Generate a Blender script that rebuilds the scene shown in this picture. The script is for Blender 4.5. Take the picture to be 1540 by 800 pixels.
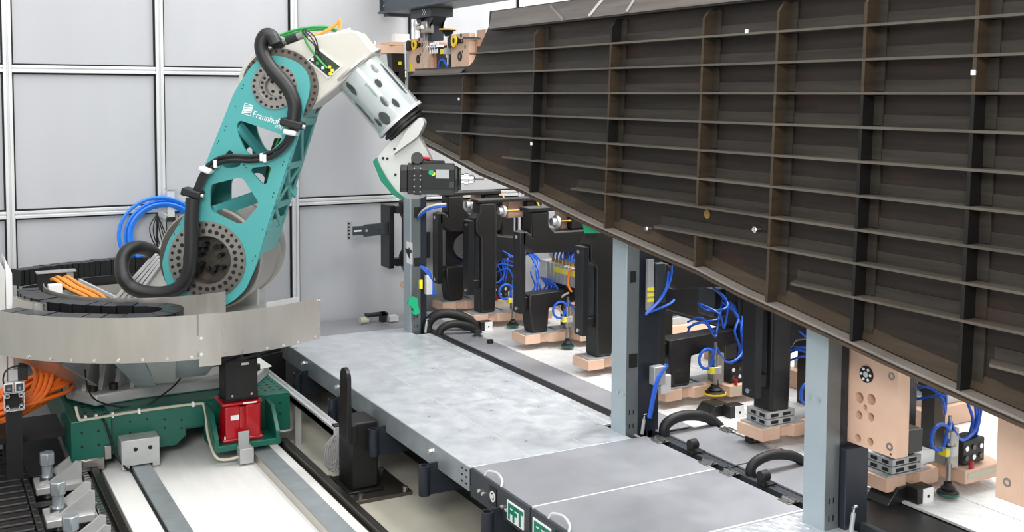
import bpy, bmesh, math, random
from mathutils import Vector, Matrix
from mathutils.geometry import tessellate_polygon
random.seed(7)
for o in list(bpy.data.objects): bpy.data.objects.remove(o)
C = bpy.context.scene.collection
SC = bpy.context.scene

# ---------------------------------------------------------------- camera
F, PX, PY, CAMH = 1630.0, 770.0, 245.0, 2.8      # focal length and principal point in pixels of the 1540x800 frame
_th, _pi, _ro = math.radians(28.9), math.atan((245-144)/1630.0), math.radians(0.24)
_fh = Vector((math.sin(_th), math.cos(_th), 0)); _r0 = Vector((math.cos(_th), -math.sin(_th), 0)); _up = Vector((0,0,1))
CF = _fh*math.cos(_pi) - _up*math.sin(_pi)
_u0 = _up*math.cos(_pi) + _fh*math.sin(_pi)
CR = _r0*math.cos(_ro) + _u0*math.sin(_ro)
CU = -_r0*math.sin(_ro) + _u0*math.cos(_ro)
CP = Vector((0,0,CAMH))
cam = bpy.data.cameras.new('camera'); camo = bpy.data.objects.new('camera', cam); C.objects.link(camo)
cam.sensor_fit = 'HORIZONTAL'; cam.sensor_width = 36; cam.lens = F/1540*36
cam.shift_x = 0; cam.shift_y = (PY-400)/1540; cam.clip_start = .05; cam.clip_end = 200
camo.matrix_world = Matrix(((CR.x,CU.x,-CF.x,0),(CR.y,CU.y,-CF.y,0),(CR.z,CU.z,-CF.z,CAMH),(0,0,0,1)))
SC.camera = camo

# ---------------------------------------------------------------- light and exposure
W = bpy.data.worlds.new('hall_light'); SC.world = W; W.use_nodes = True
W.node_tree.nodes['Background'].inputs[0].default_value = (.93,.96,1,1)
W.node_tree.nodes['Background'].inputs[1].default_value = .66
def area(name, loc, target, sx, sy, power, col=(1,.98,.95)):
    l = bpy.data.lights.new(name,'AREA'); l.shape='RECTANGLE'; l.size=sx; l.size_y=sy; l.energy=power; l.color=col
    o = bpy.data.objects.new(name,l); C.objects.link(o); o.location=loc
    d = Vector(target)-Vector(loc); o.rotation_euler = d.to_track_quat('-Z','Y').to_euler(); return o
area('unseen_area_lamp', (1.0,4.5,7.5), (1.0,5.0,0), 3.0,5.0, 230)
area('unseen_area_lamp', (5.2,8.0,7.5), (5.2,8.0,0), 2.0,4.0, 130)
area('unseen_area_lamp', (6.9,5.5,6.5), (7.9,5.5,0.5), 2.0,6.0, 680)  # added lamp, brightens the right wall and the deck near it
area('unseen_area_lamp', (-2.0,-1.5,5.5), (2.4,7.5,0.8), 3.0,2.0, 420)  # added fill lamp behind the camera, brightens the faces turned towards it
area('unseen_area_lamp', (1.5,8.2,7.0), (1.5,10.0,3.5), 5.0,.8, 40)  # added strip lamp, brightens the back wall from the top down
SC.view_settings.view_transform='Standard'; SC.view_settings.look='None'
SC.view_settings.exposure=0.08; SC.view_settings.gamma=1.0; SC.view_settings.use_curve_mapping=False

# ---------------------------------------------------------------- points from the calibrated camera onto real planes
def ray(u,v): return CF + CR*((u-PX)/F) - CU*((v-PY)/F)
def onX(u,v,x): d=ray(u,v); return CP+d*((x-CP.x)/d.x)
def onY(u,v,y): d=ray(u,v); return CP+d*((y-CP.y)/d.y)
def onZ(u,v,z): d=ray(u,v); return CP+d*((z-CP.z)/d.z)

# ---------------------------------------------------------------- materials
def lin(c):
    return tuple(((x/255)/12.92 if x/255<=.04045 else ((x/255+.055)/1.055)**2.4) for x in c)+(1,)
MATS={}
def mat(name, rgb, rough=.5, metal=0.0, var=.0, scale=6.0, stretch=(1,1,1), bump=0.0, bscale=60.0, rgb2=None, spec=.5, alpha=1.0, trans=0.0, rvar=0.0, emit=None, coat=0.0):
    m=bpy.data.materials.new(name); m.use_nodes=True; nt=m.node_tree; b=nt.nodes['Principled BSDF']
    c=lin(rgb)
    b.inputs['Base Color'].default_value=c; b.inputs['Roughness'].default_value=rough; b.inputs['Metallic'].default_value=metal
    b.inputs['Specular IOR Level'].default_value=spec
    b.inputs['Coat Weight'].default_value=coat
    if trans: b.inputs['Transmission Weight'].default_value=trans; b.inputs['IOR'].default_value=1.45
    if alpha<1: b.inputs['Alpha'].default_value=alpha
    if emit: b.inputs['Emission Color'].default_value=lin(emit[:3]); b.inputs['Emission Strength'].default_value=emit[3]
    if var or rgb2 or bump or rvar:
        tc=nt.nodes.new('ShaderNodeTexCoord'); mp=nt.nodes.new('ShaderNodeMapping'); mp.inputs['Scale'].default_value=stretch
        nt.links.new(tc.outputs['Object'],mp.inputs['Vector'])
        nz=nt.nodes.new('ShaderNodeTexNoise'); nz.inputs['Scale'].default_value=scale; nz.inputs['Detail'].default_value=5; nz.inputs['Roughness'].default_value=.6
        nt.links.new(mp.outputs[0],nz.inputs['Vector'])
        if var or rgb2:
            rp=nt.nodes.new('ShaderNodeValToRGB'); rp.color_ramp.elements[0].position=.3; rp.color_ramp.elements[1].position=.7
            if rgb2: a=lin(rgb2)
            else: a=tuple(x*(1-var) for x in c[:3])+(1,)
            rp.color_ramp.elements[0].color=a
            rp.color_ramp.elements[1].color=c if rgb2 else tuple(min(1,x*(1+var)) for x in c[:3])+(1,)
            nt.links.new(nz.outputs['Fac'],rp.inputs['Fac']); nt.links.new(rp.outputs['Color'],b.inputs['Base Color'])
        if rvar:
            mr=nt.nodes.new('ShaderNodeMapRange'); mr.inputs['To Min'].default_value=max(.03,rough-rvar); mr.inputs['To Max'].default_value=min(1,rough+rvar)
            mr.inputs['From Min'].default_value=.3; mr.inputs['From Max'].default_value=.7
            nt.links.new(nz.outputs['Fac'],mr.inputs['Value']); nt.links.new(mr.outputs[0],b.inputs['Roughness'])
        if bump:
            n2=nt.nodes.new('ShaderNodeTexNoise'); n2.inputs['Scale'].default_value=bscale; n2.inputs['Detail'].default_value=2
            nt.links.new(mp.outputs[0],n2.inputs['Vector'])
            bp=nt.nodes.new('ShaderNodeBump'); bp.inputs['Strength'].default_value=bump; bp.inputs['Distance'].default_value=.01
            nt.links.new(n2.outputs['Fac'],bp.inputs['Height']); nt.links.new(bp.outputs[0],b.inputs['Normal'])
    MATS[name]=m; return m
def tread_mat(name, rgb, rgb2, rough=.38, metal=.55, bd=.005):
    m=mat(name,rgb,rough,metal,rgb2=rgb2,scale=9,rvar=.09); nt=m.node_tree; b=nt.nodes['Principled BSDF']
    tc=nt.nodes.new('ShaderNodeTexCoord'); mp=nt.nodes.new('ShaderNodeMapping'); mp.inputs['Scale'].default_value=(24,13,1)
    mp.inputs['Rotation'].default_value=(0,0,.5)
    nt.links.new(tc.outputs['Object'],mp.inputs['Vector'])
    vo=nt.nodes.new('ShaderNodeTexVoronoi'); vo.inputs['Scale'].default_value=1.0; vo.inputs['Randomness'].default_value=.12
    nt.links.new(mp.outputs[0],vo.inputs['Vector'])
    mr=nt.nodes.new('ShaderNodeMapRange'); mr.inputs['From Min'].default_value=.12; mr.inputs['From Max'].default_value=.36; mr.inputs['To Min'].default_value=1; mr.inputs['To Max'].default_value=0
    nt.links.new(vo.outputs['Distance'],mr.inputs['Value'])
    bp=nt.nodes.new('ShaderNodeBump'); bp.inputs['Strength'].default_value=1.0; bp.inputs['Distance'].default_value=bd
    nt.links.new(mr.outputs[0],bp.inputs['Height']); nt.links.new(bp.outputs[0],b.inputs['Normal'])
    return m
M={}
M['floor']=mat('screed_floor',(206,203,190),.45,rgb2=(188,184,168),scale=2.2,bump=.03)
M['deckwhite']=mat('white_paint_deck',(236,236,233),.42,rgb2=(226,225,221),scale=3,stretch=(4,.5,1))
M['wallpanel']=mat('grey_sheet_panel',(182,184,188),.42,var=.03,scale=1.2,stretch=(2,1,.4),spec=.4)
M['whitewall']=mat('white_wall',(244,244,242),.6)
M['alu']=mat('aluminium_profile',(222,223,224),.38,.35)
M['alusheet']=mat('aluminium_sheet',(188,184,177),.36,.75,var=.06,scale=3,stretch=(3,3,.6),rvar=.07)
M['alucast']=mat('cast_aluminium',(196,197,195),.45,.4,var=.08,scale=8,bump=.05)
M['galv']=tread_mat('galvanised_tread_sheet',(228,232,236),(206,212,219),.36,.5)
M['galvlight']=tread_mat('light_galvanised_sheet',(226,227,226),(214,216,217),.5,.2,.003)
M['zinc']=mat('zinc_steel',(176,184,188),.35,.6,var=.12,scale=7)
M['zincplain']=mat('zinc_plain_plate',(186,188,188),.4,.5,var=.07,scale=4)
M['colgrey']=mat('column_grey_paint',(160,173,179),.45,.15,var=.03,scale=3)
M['colside']=mat('column_side_steel',(118,124,126),.35,.55,var=.1,scale=3)
M['greycover']=mat('grey_cover_plate',(160,162,168),.38,.2,rgb2=(142,144,150),scale=2.6,rvar=.08)
M['anthra']=mat('anthracite_paint',(58,63,68),.42,.1,var=.05)
M['beamblue']=mat('blue_grey_beam_paint',(62,72,80),.4,.1,var=.05)
M['darknavy']=mat('dark_navy_paint',(36,41,50),.4,.1)
M['black']=mat('black_paint',(26,26,26),.45,var=.1)
M['cfrp']=mat('black_carbon_tooling',(30,29,28),.38,var=.15,scale=5)
M['blacksat']=mat('black_satin',(34,35,36),.35,.2)
M['rubber']=mat('black_rubber',(20,20,21),.6)
M['hose']=mat('black_hose_mesh',(32,32,33),.35,bump=.25,bscale=220)
M['cablewhite']=mat('cable_tie_white',(232,232,232),.5)
M['teal']=mat('teal_paint',(80,168,167),.38,.0)
M['tealpale']=mat('pale_teal_paint',(104,170,166),.42,.05)
M['green']=mat('dark_green_paint',(16,94,78),.35,.05,var=.04)
M['greenfair']=mat('green_fairing_paint',(14,128,98),.35)
M['greenplastic']=mat('bright_green_plastic',(24,172,118),.45)
M['red']=mat('red_paint',(176,12,26),.3,.05,coat=.3)
M['robotwhite']=mat('robot_white_paint',(212,214,210),.4,var=.02)
M['housing']=mat('housing_white_cast',(202,199,190),.42,var=.04,scale=4)
M['steel']=mat('bare_steel',(158,154,148),.3,.85,var=.12,scale=9)
M['steeldark']=mat('dark_turned_steel',(104,98,92),.35,.8,var=.15,scale=9)
M['chrome']=mat('bright_chrome',(225,225,226),.15,.95)
M['hole']=mat('bolt_hole_black',(12,12,12),.6)
M['rail']=mat('rail_dark_steel',(70,66,62),.28,.8,var=.12,stretch=(1,.3,1))
M['orange']=mat('orange_cable',(232,112,34),.45)
M['orangelight']=mat('light_orange_cable',(240,160,72),.45)
M['blue']=mat('blue_hose',(34,92,200),.35)
M['bluelight']=mat('light_blue_hose',(40,132,240),.35)
M['greencable']=mat('green_cable',(40,150,70),.45)
M['greycable']=mat('grey_cable',(150,148,152),.5)
M['cream']=mat('cream_cable',(196,192,172),.5)
M['wood']=mat('peach_tooling_board',(228,192,167),.6,rgb2=(220,182,157),scale=7)
M['wooddark']=mat('peach_tooling_board_side',(196,148,120),.65,var=.05,scale=7)
M['yellow']=mat('yellow_rubber',(240,200,20),.4)
M['yellowlabel']=mat('yellow_label',(236,220,40),.5)
M['white']=mat('white_label',(240,240,240),.5)
M['clear']=mat('clear_acrylic',(235,240,240),.06,trans=.9,alpha=.28)
M['bluehose2']=mat('blue_light_sheet',(70,110,190),.5)
M['pcb']=mat('green_circuit_board',(32,52,34),.5)
M['brass']=mat('brass_fitting',(190,150,80),.3,.8)
M['gold']=mat('ochre_paint_mark',(166,128,62),.6)
M['brownedge']=mat('brown_edge_steel',(92,72,50),.5,.2,rgb2=(66,54,42),scale=9)
M['panel']=None
M['bore']=mat('bored_board_inside',(170,124,98),.7)
M['sleeve']=mat('pale_sheet_sleeve',(200,207,208),.5,.0)
M['core']=mat('dark_wrist_core',(74,86,84),.5,rgb2=(40,70,56),scale=14)
M['flangetop']=None

# ---------------------------------------------------------------- mesh builder
def V3(p): return p if isinstance(p,Vector) else Vector(p)
class MB:
    def __init__(s): s.v=[]; s.f=[]
    def add(s,vs,fs):
        n=len(s.v); s.v+= [V3(p) for p in vs]; s.f+=[tuple(i+n for i in f) for f in fs]; return s
    def box(s,x0,x1,y0,y1,z0,z1):
        return s.add([(x0,y0,z0),(x1,y0,z0),(x1,y1,z0),(x0,y1,z0),(x0,y0,z1),(x1,y0,z1),(x1,y1,z1),(x0,y1,z1)],
            [(0,3,2,1),(4,5,6,7),(0,1,5,4),(1,2,6,5),(2,3,7,6),(3,0,4,7)])
    def obox(s,c,ax,ay,az):           # centre and three half-axis vectors
        c=V3(c);ax=V3(ax);ay=V3(ay);az=V3(az)
        return s.add([c+ax*a+ay*b+az*d for d in(-1,1) for a,b in((-1,-1),(1,-1),(1,1),(-1,1))],
            [(0,3,2,1),(4,5,6,7),(0,1,5,4),(1,2,6,5),(2,3,7,6),(3,0,4,7)])
    def bar(s,a,b,w,h,up=(0,0,1)):    # rectangular bar from a to b
        a=V3(a);b=V3(b);d=(b-a);n=d.normalized();u=V3(up)
        if abs(n.dot(u))>.98: u=Vector((1,0,0))
        r=n.cross(u).normalized();u=r.cross(n)
        return s.obox((a+b)/2,d/2,r*(w/2),u*(h/2))
    def cyl(s,a,b,r,n=16,r2=None,cap=True):
        a=V3(a);b=V3(b);r2=r if r2 is None else r2;d=(b-a).normalized()
        u=Vector((0,0,1)) if abs(d.z)<.9 else Vector((1,0,0)); x=d.cross(u).normalized();y=d.cross(x)
        vs=[];fs=[]
        for k in range(n):
            t=2*math.pi*k/n; o=x*math.cos(t)+y*math.sin(t); vs+=[a+o*r,b+o*r2]
        for k in range(n):
            i=2*k;j=2*((k+1)%n); fs.append((i,i+1,j+1,j))
        if cap: fs.append(tuple(range(0,2*n,2))); fs.append(tuple(range(2*n-1,0,-2)))
        return s.add(vs,fs)
    def ring(s,a,b,r0,r1,n=32):       # hollow tube from a to b
        a=V3(a);b=V3(b);d=(b-a).normalized()
        u=Vector((0,0,1)) if abs(d.z)<.9 else Vector((1,0,0)); x=d.cross(u).normalized();y=d.cross(x)
        vs=[];fs=[]
        for k in range(n):
            t=2*math.pi*k/n; o=x*math.cos(t)+y*math.sin(t); vs+=[a+o*r0,a+o*r1,b+o*r1,b+o*r0]
        for k in range(n):
            i=4*k;j=4*((k+1)%n)
            for q in range(4):
                w=(q+1)%4; fs.append((i+q,i+w,j+w,j+q))
        return s.add(vs,fs)
    def tube(s,pts,r,n=8,sub=0,closed=False):
        pts=[V3(p) for p in pts]
        if sub: pts=catmull(pts,sub,closed)
        N=len(pts); vs=[];fs=[]; t0=(pts[1]-pts[0]).normalized()
        u=Vector((0,0,1)) if abs(t0.z)<.9 else Vector((1,0,0)); x=t0.cross(u).normalized()
        for i,p in enumerate(pts):
            if closed: t=(pts[(i+1)%N]-pts[i-1]).normalized()
            else: t=(pts[min(i+1,N-1)]-pts[max(i-1,0)]).normalized()
            x=(x-t*x.dot(t)); x = x.normalized() if x.length>1e-6 else t.orthogonal().normalized(); y=t.cross(x)
            rr=r(i/(N-1)) if callable(r) else r
            for k in range(n):
                a=2*math.pi*k/n; vs.append(p+(x*math.cos(a)+y*math.sin(a))*rr)
        for i in range(N if closed else N-1):
            for k in range(n):
                a=i*n+k;b=i*n+(k+1)%n;c=((i+1)%N)*n+(k+1)%n;d=((i+1)%N)*n+k; fs.append((a,b,c,d))
        if not closed: fs.append(tuple(range(n-1,-1,-1))); fs.append(tuple((N-1)*n+k for k in range(n)))
        return s.add(vs,fs)
    def prism(s,poly,vec,holes=()):   # planar polygon (3D points) with holes, pushed along vec
        vec=V3(vec); loops=[[V3(p) for p in poly]]+[[V3(p) for p in h] for h in holes]
        flat=[p for l in loops for p in l]; n=len(flat)
        tris=tessellate_polygon(loops)
        vs=flat+[p+vec for p in flat]; fs=[]
        for t in tris:
            fs.append((t[0],t[1],t[2])); fs.append((t[2]+n,t[1]+n,t[0]+n))
        k=0
        for l in loops:
            L=len(l)
            for i in range(L):
                a=k+i;b=k+(i+1)%L; fs.append((a,b,b+n,a+n))
            k+=L
        return s.add(vs,fs)
    def lathe(s,a,d,prof,n=24):       # (distance along d, radius) profile about the axis through a
        a=V3(a);d=V3(d).normalized(); u=Vector((0,0,1)) if abs(d.z)<.9 else Vector((1,0,0)); x=d.cross(u).normalized();y=d.cross(x)
        vs=[];fs=[];m=len(prof)
        for k in range(n):
            t=2*math.pi*k/n;o=x*math.cos(t)+y*math.sin(t)
            for h,r in prof: vs.append(a+d*h+o*r)
        for k in range(n):
            for q in range(m-1):
                i=k*m+q;j=((k+1)%n)*m+q; fs.append((i,i+1,j+1,j))
        if prof[0][1]>1e-5: fs.append(tuple(k*m for k in range(n)))
        if prof[-1][1]>1e-5: fs.append(tuple(k*m+m-1 for k in range(n-1,-1,-1)))
        return s.add(vs,fs)
    def arc(s,c,r0,r1,z0,z1,a0,a1,n=24):   # annular sector, angles in radians
        vs=[];fs=[]
        for k in range(n+1):
            t=a0+(a1-a0)*k/n; e=Vector((math.cos(t),math.sin(t)))
            for r,z in((r0,z0),(r1,z0),(r1,z1),(r0,z1)): vs.append((c[0]+e.x*r,c[1]+e.y*r,z))
        for k in range(n):
            i=4*k;j=i+4
            for q in range(4):
                w=(q+1)%4; fs.append((i+q,i+w,j+w,j+q))
        fs.append((0,3,2,1)); e=4*n; fs.append((e,e+1,e+2,e+3))
        return s.add(vs,fs)
def catmull(p,sub,closed=False):
    out=[];N=len(p)
    for i in range(N if closed else N-1):
        if closed: a,b,c,d=p[i-1],p[i],p[(i+1)%N],p[(i+2)%N]
        else: a,b,c,d=p[max(i-1,0)],p[i],p[i+1],p[min(i+2,N-1)]
        for k in range(sub):
            t=k/sub;t2=t*t;t3=t2*t
            out.append(.5*((2*b)+(c-a)*t+(2*a-5*b+4*c-d)*t2+(3*b-a-3*c+d)*t3))
    if not closed: out.append(p[-1])
    return out
ORI={}
def link(name,mb,m,parent=None,bevel=0.0,smooth=True,label=None,kind=None,origin=None,seg=2):
    me=bpy.data.meshes.new(name)
    if parent is not None: o0=ORI[parent.name]
    elif origin is not None: o0=V3(origin)
    else:
        xs=[p.x for p in mb.v];ys=[p.y for p in mb.v];zs=[p.z for p in mb.v]
        o0=Vector(((min(xs)+max(xs))/2,(min(ys)+max(ys))/2,min(zs)))
    me.from_pydata([tuple(p-o0) for p in mb.v],[],mb.f)
    bm=bmesh.new(); bm.from_mesh(me); bmesh.ops.recalc_face_normals(bm,faces=bm.faces)
    bm.to_mesh(me); bm.free()
    if smooth:
        me.polygons.foreach_set('use_smooth',[True]*len(me.polygons)); me.set_sharp_from_angle(angle=math.radians(35))
    me.materials.append(MATS[m.name] if hasattr(m,'name') else M[m])
    o=bpy.data.objects.new(name,me); C.objects.link(o)
    if parent is not None: o.parent=parent
    else: o.location=o0
    ORI[o.name]=o0
    if bevel:
        b=o.modifiers.new('edge','BEVEL'); b.width=bevel; b.segments=seg; b.limit_method='ANGLE'; b.angle_limit=math.radians(40)
    if label: o['label']=label
    if kind: o['kind']=kind
    return o
def tag(o,label,cat,group=None):
    o['label']=label; o['category']=cat
    if group: o['group']=group
    return o
def thing(name,loc,label,cat,group=None):
    o=bpy.data.objects.new(name,None); C.objects.link(o); o.location=loc; o.empty_display_size=.1
    ORI[o.name]=V3(loc); return tag(o,label,cat,group)
def struct(name,mb,m,parent=None,**k):
    o=link(name,mb,m,parent,**k); o['kind']='structure'; return o
def text_part(name,body,size,m,origin,ex,ey,parent,extrude=.0008,align='LEFT',xs=1.0,bold=0.0):   # flat lettering as a mesh part
    cu=bpy.data.curves.new(name,'FONT'); cu.body=body; cu.size=size; cu.extrude=extrude; cu.align_x=align; cu.offset=bold; cu.resolution_u=3
    t=bpy.data.objects.new(name,cu); C.objects.link(t); bpy.context.view_layer.update()
    me=bpy.data.meshes.new_from_object(t.evaluated_get(bpy.context.evaluated_depsgraph_get()))
    bpy.data.objects.remove(t)
    ex=V3(ex).normalized();ey=V3(ey).normalized();ez=ex.cross(ey);o0=ORI[parent.name];og=V3(origin)
    for v in me.vertices: v.co=og+ex*v.co.x*xs+ey*v.co.y+ez*v.co.z-o0
    me.materials.clear(); me.materials.append(M[m])
    o=bpy.data.objects.new(name,me); C.objects.link(o); o.parent=parent; ORI[o.name]=o0; return o
def copy_tree(o,parent=None):
    c=o.copy(); C.objects.link(c)
    if parent is not None: c.parent=parent
    for ch in list(o.children): copy_tree(ch,c)
    return c
def roundpoly(pts,r=.02,n=4):         # round the corners of a 2D/3D polygon
    out=[];N=len(pts);pts=[V3(p) for p in pts]
    for i in range(N):
        a,b,c=pts[i-1],pts[i],pts[(i+1)%N]
        d1=(a-b);d2=(c-b); k=min(r,d1.length*.45,d2.length*.45)
        p=b+d1.normalized()*k;q=b+d2.normalized()*k
        for j in range(n+1):
            t=j/n; out.append(p*(1-t)**2+b*2*t*(1-t)+q*t*t)
    return out
# ================================================================ the hall
struct('floor', MB().box(-4,12,0.5,14,-.1,0), 'floor')
PX0,PW=.70,1.24
wb=struct('wall_back', MB().box(-3.1,9.2,10.13,10.2,0,5.6), 'wallpanel')
railz=[.53,1.77,3.01,4.25,5.49]
for i in range(-3,7):
    for j in range(4):
        x0=PX0+PW*i+.048; x1=PX0+PW*(i+1)-.048; z0=railz[j]+.046; z1=railz[j+1]-.046
        link('wall_panel', MB().box(x0,x1,10.085,10.10,z0,z1),'wallpanel',wb,smooth=False)
        g=MB().box(x0-.014,x0,10.075,10.1,z0-.014,z1+.014).box(x1,x1+.014,10.075,10.1,z0-.014,z1+.014).box(x0,x1,10.075,10.1,z0-.012,z0).box(x0,x1,10.075,10.1,z1,z1+.008)
        link('gasket',g,'rubber',wb,smooth=False)
def profile_bar(x0,x1,y,z0,z1,vert):
    m=MB()
    if vert:
        w=(x1-x0); m.box(x0,x0+w*.4,y,y+.06,z0,z1).box(x1-w*.4,x1,y,y+.06,z0,z1).box(x0,x1,y+.014,y+.06,z0,z1)
    else:
        h=(z1-z0); m.box(x0,x1,y+.004,y+.06,z0,z0+h*.4).box(x0,x1,y+.004,y+.06,z1-h*.4,z1).box(x0,x1,y+.016,y+.06,z0,z1)
    return m
for i in range(-3,8): link('wall_post',profile_bar(PX0+PW*i-.034,PX0+PW*i+.034,10.04,.2,5.55,True),'alu',wb,bevel=.003)
for i in range(-3,7):
    for z in railz: link('wall_rail',profile_bar(PX0+PW*i+.034,PX0+PW*(i+1)-.034,10.04,z-.032,z+.032,False),'alu',wb,bevel=.003)
wr=struct('wall_right', MB().box(8.6,8.7,-1,10.1,0,6), 'whitewall')

# ================================================================ raised platform
X0,X1,Y0,Y1,ZP=2.835,4.075,5.635,9.40,.6
pf=thing('tread_platform',(3.4,7.5,0),'galvanised tread plate platform between robot track and row of grey columns','platform')
for a,b in((2.838,3.247),(3.253,3.657),(3.663,4.062),(4.068,4.14)):
    m=MB()
    if a>4: m.box(a,b,5.96,9.06,.585,ZP)
    elif a>3.6: m.box(a,4.0,Y0,Y1,.585,ZP).box(4.0,b,5.96,9.06,.585,ZP).box(4.0,b,9.33,Y1,.585,ZP)
    else: m.box(a,b,Y0,Y1,.585,ZP)
    link('plank',m,'galv',pf,bevel=.003)
sk=link('skirt',MB().box(X0-.006,X0,Y0,Y1,.455,ZP-.001).box(X0,X0+.04,Y0,Y1,.455,.46),'zinc',pf,smooth=False)
for x in(3.25,3.66,4.065): link('seam_glint',MB().box(x-.004,x+.004,Y0,Y1 if x<4 else 9.05,.59,.6012),'alu',pf,smooth=False)  # bright strips stand in for light caught on the plank edges
for u,v in((457,546),(508,582),(648,678)):
    p=onX(u,v,X0-.006); link('bolt',MB().cyl(p,p+Vector((-.018,0,0)),.018,6).cyl(p,p+Vector((-.004,0,0)),.024,12),'chrome',pf)
for y in(5.67,5.73):
    for z in(.49,.53,.57): link('slot',MB().box(X0-.0075,X0-.0055,y-.012,y+.012,z-.005,z+.005),'hole',pf,smooth=False)
link('support_frame',MB().box(3.3,4.1,Y0+.1,Y1-.1,.5,.575).box(3.3,3.4,Y0+.1,Y1-.1,0,.5),'black',pf)
link('end_plate',MB().box(2.4,2.86,9.36,9.4,.1,.5),'black',pf)
for u,v in((447,558),(500,598),(562,643),(638,697),(733,768)):
    p=onX(u,v,2.74); b=MB().ring((p.x,p.y,.30),(p.x,p.y,.49),.024,.036,18)
    br=link('bracket',MB().box(p.x+.03,3.3,p.y-.01,p.y+.012,.30,.5),'darknavy',pf,smooth=False)
    link('socket_tube',b,'darknavy',br)
# grey hinged covers
def cover(y0,y1,label,sy):
    t=thing('hinged_cover',(3.5,(y0+y1)/2,.44),label,'cover plate')
    link('lid',MB().box(2.85,4.105,y0,y1,.588,.602),'greycover',t,bevel=.003)
    link('front_face',MB().box(2.832,2.85,y0,y1,.43,.60),'anthra',t,bevel=.004)
    link('edge_strip',MB().box(2.85,4.1,y0-.012,y0-.002,.59,.603),'cablewhite',t,smooth=False)
    link('under_frame',MB().box(2.9,4.1,y0+.02,y1-.02,.44,.585),'black',t)
    yh=(y1-.26); p=[(2.846,yh+.10,.6),(2.86,yh+.085,.628),(2.875,yh,.64),(2.86,yh-.085,.628),(2.846,yh-.10,.6)]
    link('handle',MB().tube(p,.008,8,4),'alu',t)
    for yy in(y1-.12,y1-.17,y1-.40,y1-.45):
        link('bolt',MB().lathe((2.832,yy,.50),(-1,0,0),[(0,.014),(.012,.012),(.016,.005)],12),'chrome',t)
    em=link('emblem_plate',MB().box(2.826,2.832,y1-.335,y1-.255,.475,.575),'black',t)
    link('emblem_ring',MB().ring((2.826,y1-.295,.525),(2.823,y1-.295,.525),.022,.031,24),'cablewhite',em)
    link('emblem_centre',MB().cyl((2.826,y1-.295,.525),(2.823,y1-.295,.525),.013,16),'cablewhite',em)
    pl=link('sign_plate',MB().box(2.824,2.832,sy-.185,sy,.455,.565),'white',t,bevel=.002)
    text_part('lettering','FFT',.118,'greenfair',(2.8235,sy-.014,.469),(0,-1,0),(0,0,1),pl,xs=.92,bold=.006)
    return t
cover(4.925,5.625,'first grey hinged cover plate, next to the galvanised tread platform',5.16)
cover(4.205,4.905,'second grey hinged cover plate, nearest the bottom edge of the photo',4.875)
ft=thing('tread_plate',(3.4,3.6,.4),'galvanised tread plate in front of the nearest column foot','platform')
link('plank',MB().box(2.84,4.14,2.6,4.185,.588,.6),'galv',ft,bevel=.003)
link('skirt',MB().box(2.83,2.84,2.6,4.185,.455,.6),'zinc',ft)
# hinges
HG='hinges along the cover plates'
def hinge(x,y,label):
    t=thing('hinge',(x,y,.602),label,'hinge',HG)
    link('leaf',MB().box(x-.045,x-.004,y-.045,y+.045,.602,.608),'steel',t,bevel=.001)
    link('leaf',MB().box(x+.004,x+.045,y-.045,y+.045,.602,.608),'steel',t,bevel=.001)
    link('pin',MB().cyl((x,y-.047,.611),(x,y+.047,.611),.009,10),'chrome',t)
    for dx in(-.03,.03):
        for dy in(-.03,.03): link('screw',MB().lathe((x+dx,y+dy,.608),(0,0,1),[(0,.007),(.003,.005)],8),'steeldark',t)
for x,y,l in((4.125,5.50,'steel hinge on the first cover, nearest the middle column'),(4.125,5.02,'steel hinge at the near corner of the first cover'),
             (4.125,4.82,'steel hinge at the far corner of the second cover'),(4.125,4.33,'steel hinge on the second cover, beside the nearest column'),
             (4.655,5.46,'steel hinge on the inner cover behind the middle column'),(4.655,4.97,'steel hinge on the inner cover, nearest the black hose arch'),(4.655,4.80,'steel hinge behind the second black hose arch')):
    hinge(x,y,l)
# channel, inner covers, light deck beyond the columns
ch=thing('cable_channel',(4.3,6,.45),'long dark cable channel running behind the column feet','channel')
link('channel_floor',MB().box(4.14,4.5,2.0,9.9,.5,.56),'anthra',ch)
link('side_rail',MB().box(4.142,4.165,5.7,9.2,.56,.615).box(4.175,4.215,5.7,9.2,.56,.607),'blacksat',ch,bevel=.004)
link('channel_cover',MB().box(4.235,4.5,5.66,9.6,.59,.602),'greycover',ch,bevel=.003)
link('side_rail',MB().box(4.2,4.235,2.0,4.15,.56,.62),'anthra',ch,bevel=.004)
link('channel_cover',MB().box(4.25,4.64,2.0,4.15,.56,.59),'blacksat',ch,bevel=.003)
for y0,y1,l in((4.925,5.62,'inner grey cover plate behind the middle column'),(4.2,4.905,'inner grey cover plate beside the nearest column')):
    t=thing('inner_cover',(4.42,(y0+y1)/2,.56),l,'cover plate')
    link('lid',MB().box(4.26,4.64,y0,y1,.588,.602),'greycover',t,bevel=.003)
    link('groove_rail',MB().box(4.17,4.20,y0,y1,.56,.6).box(4.215,4.25,y0,y1,.56,.592),'anthra',t,bevel=.003)
ld=thing('light_deck',(5.6,6,.4),'pale galvanised deck under the row of black tooling heads','platform')
for x in(4.5,5.0,5.5,6.0,6.5):
    link('deck_sheet',MB().box(x+.003,x+.497,5.625,10.0,.585,.6),'galvlight',ld,bevel=.002)
    link('deck_sheet',MB().box(max(x,4.67)+.003,x+.497,1.6,5.62,.585,.6),'galvlight',ld,bevel=.002)
link('deck_frame',MB().box(4.55,6.9,1.7,9.9,.4,.58),'black',ld)
rp=link('rear_floor_plate',MB().box(2.3,4.9,9.41,10.03,.56,.597),'greycover',None)
tag(rp,'smooth grey-blue floor plate between the far platform edge and the panelled wall','floor plate')
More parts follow.
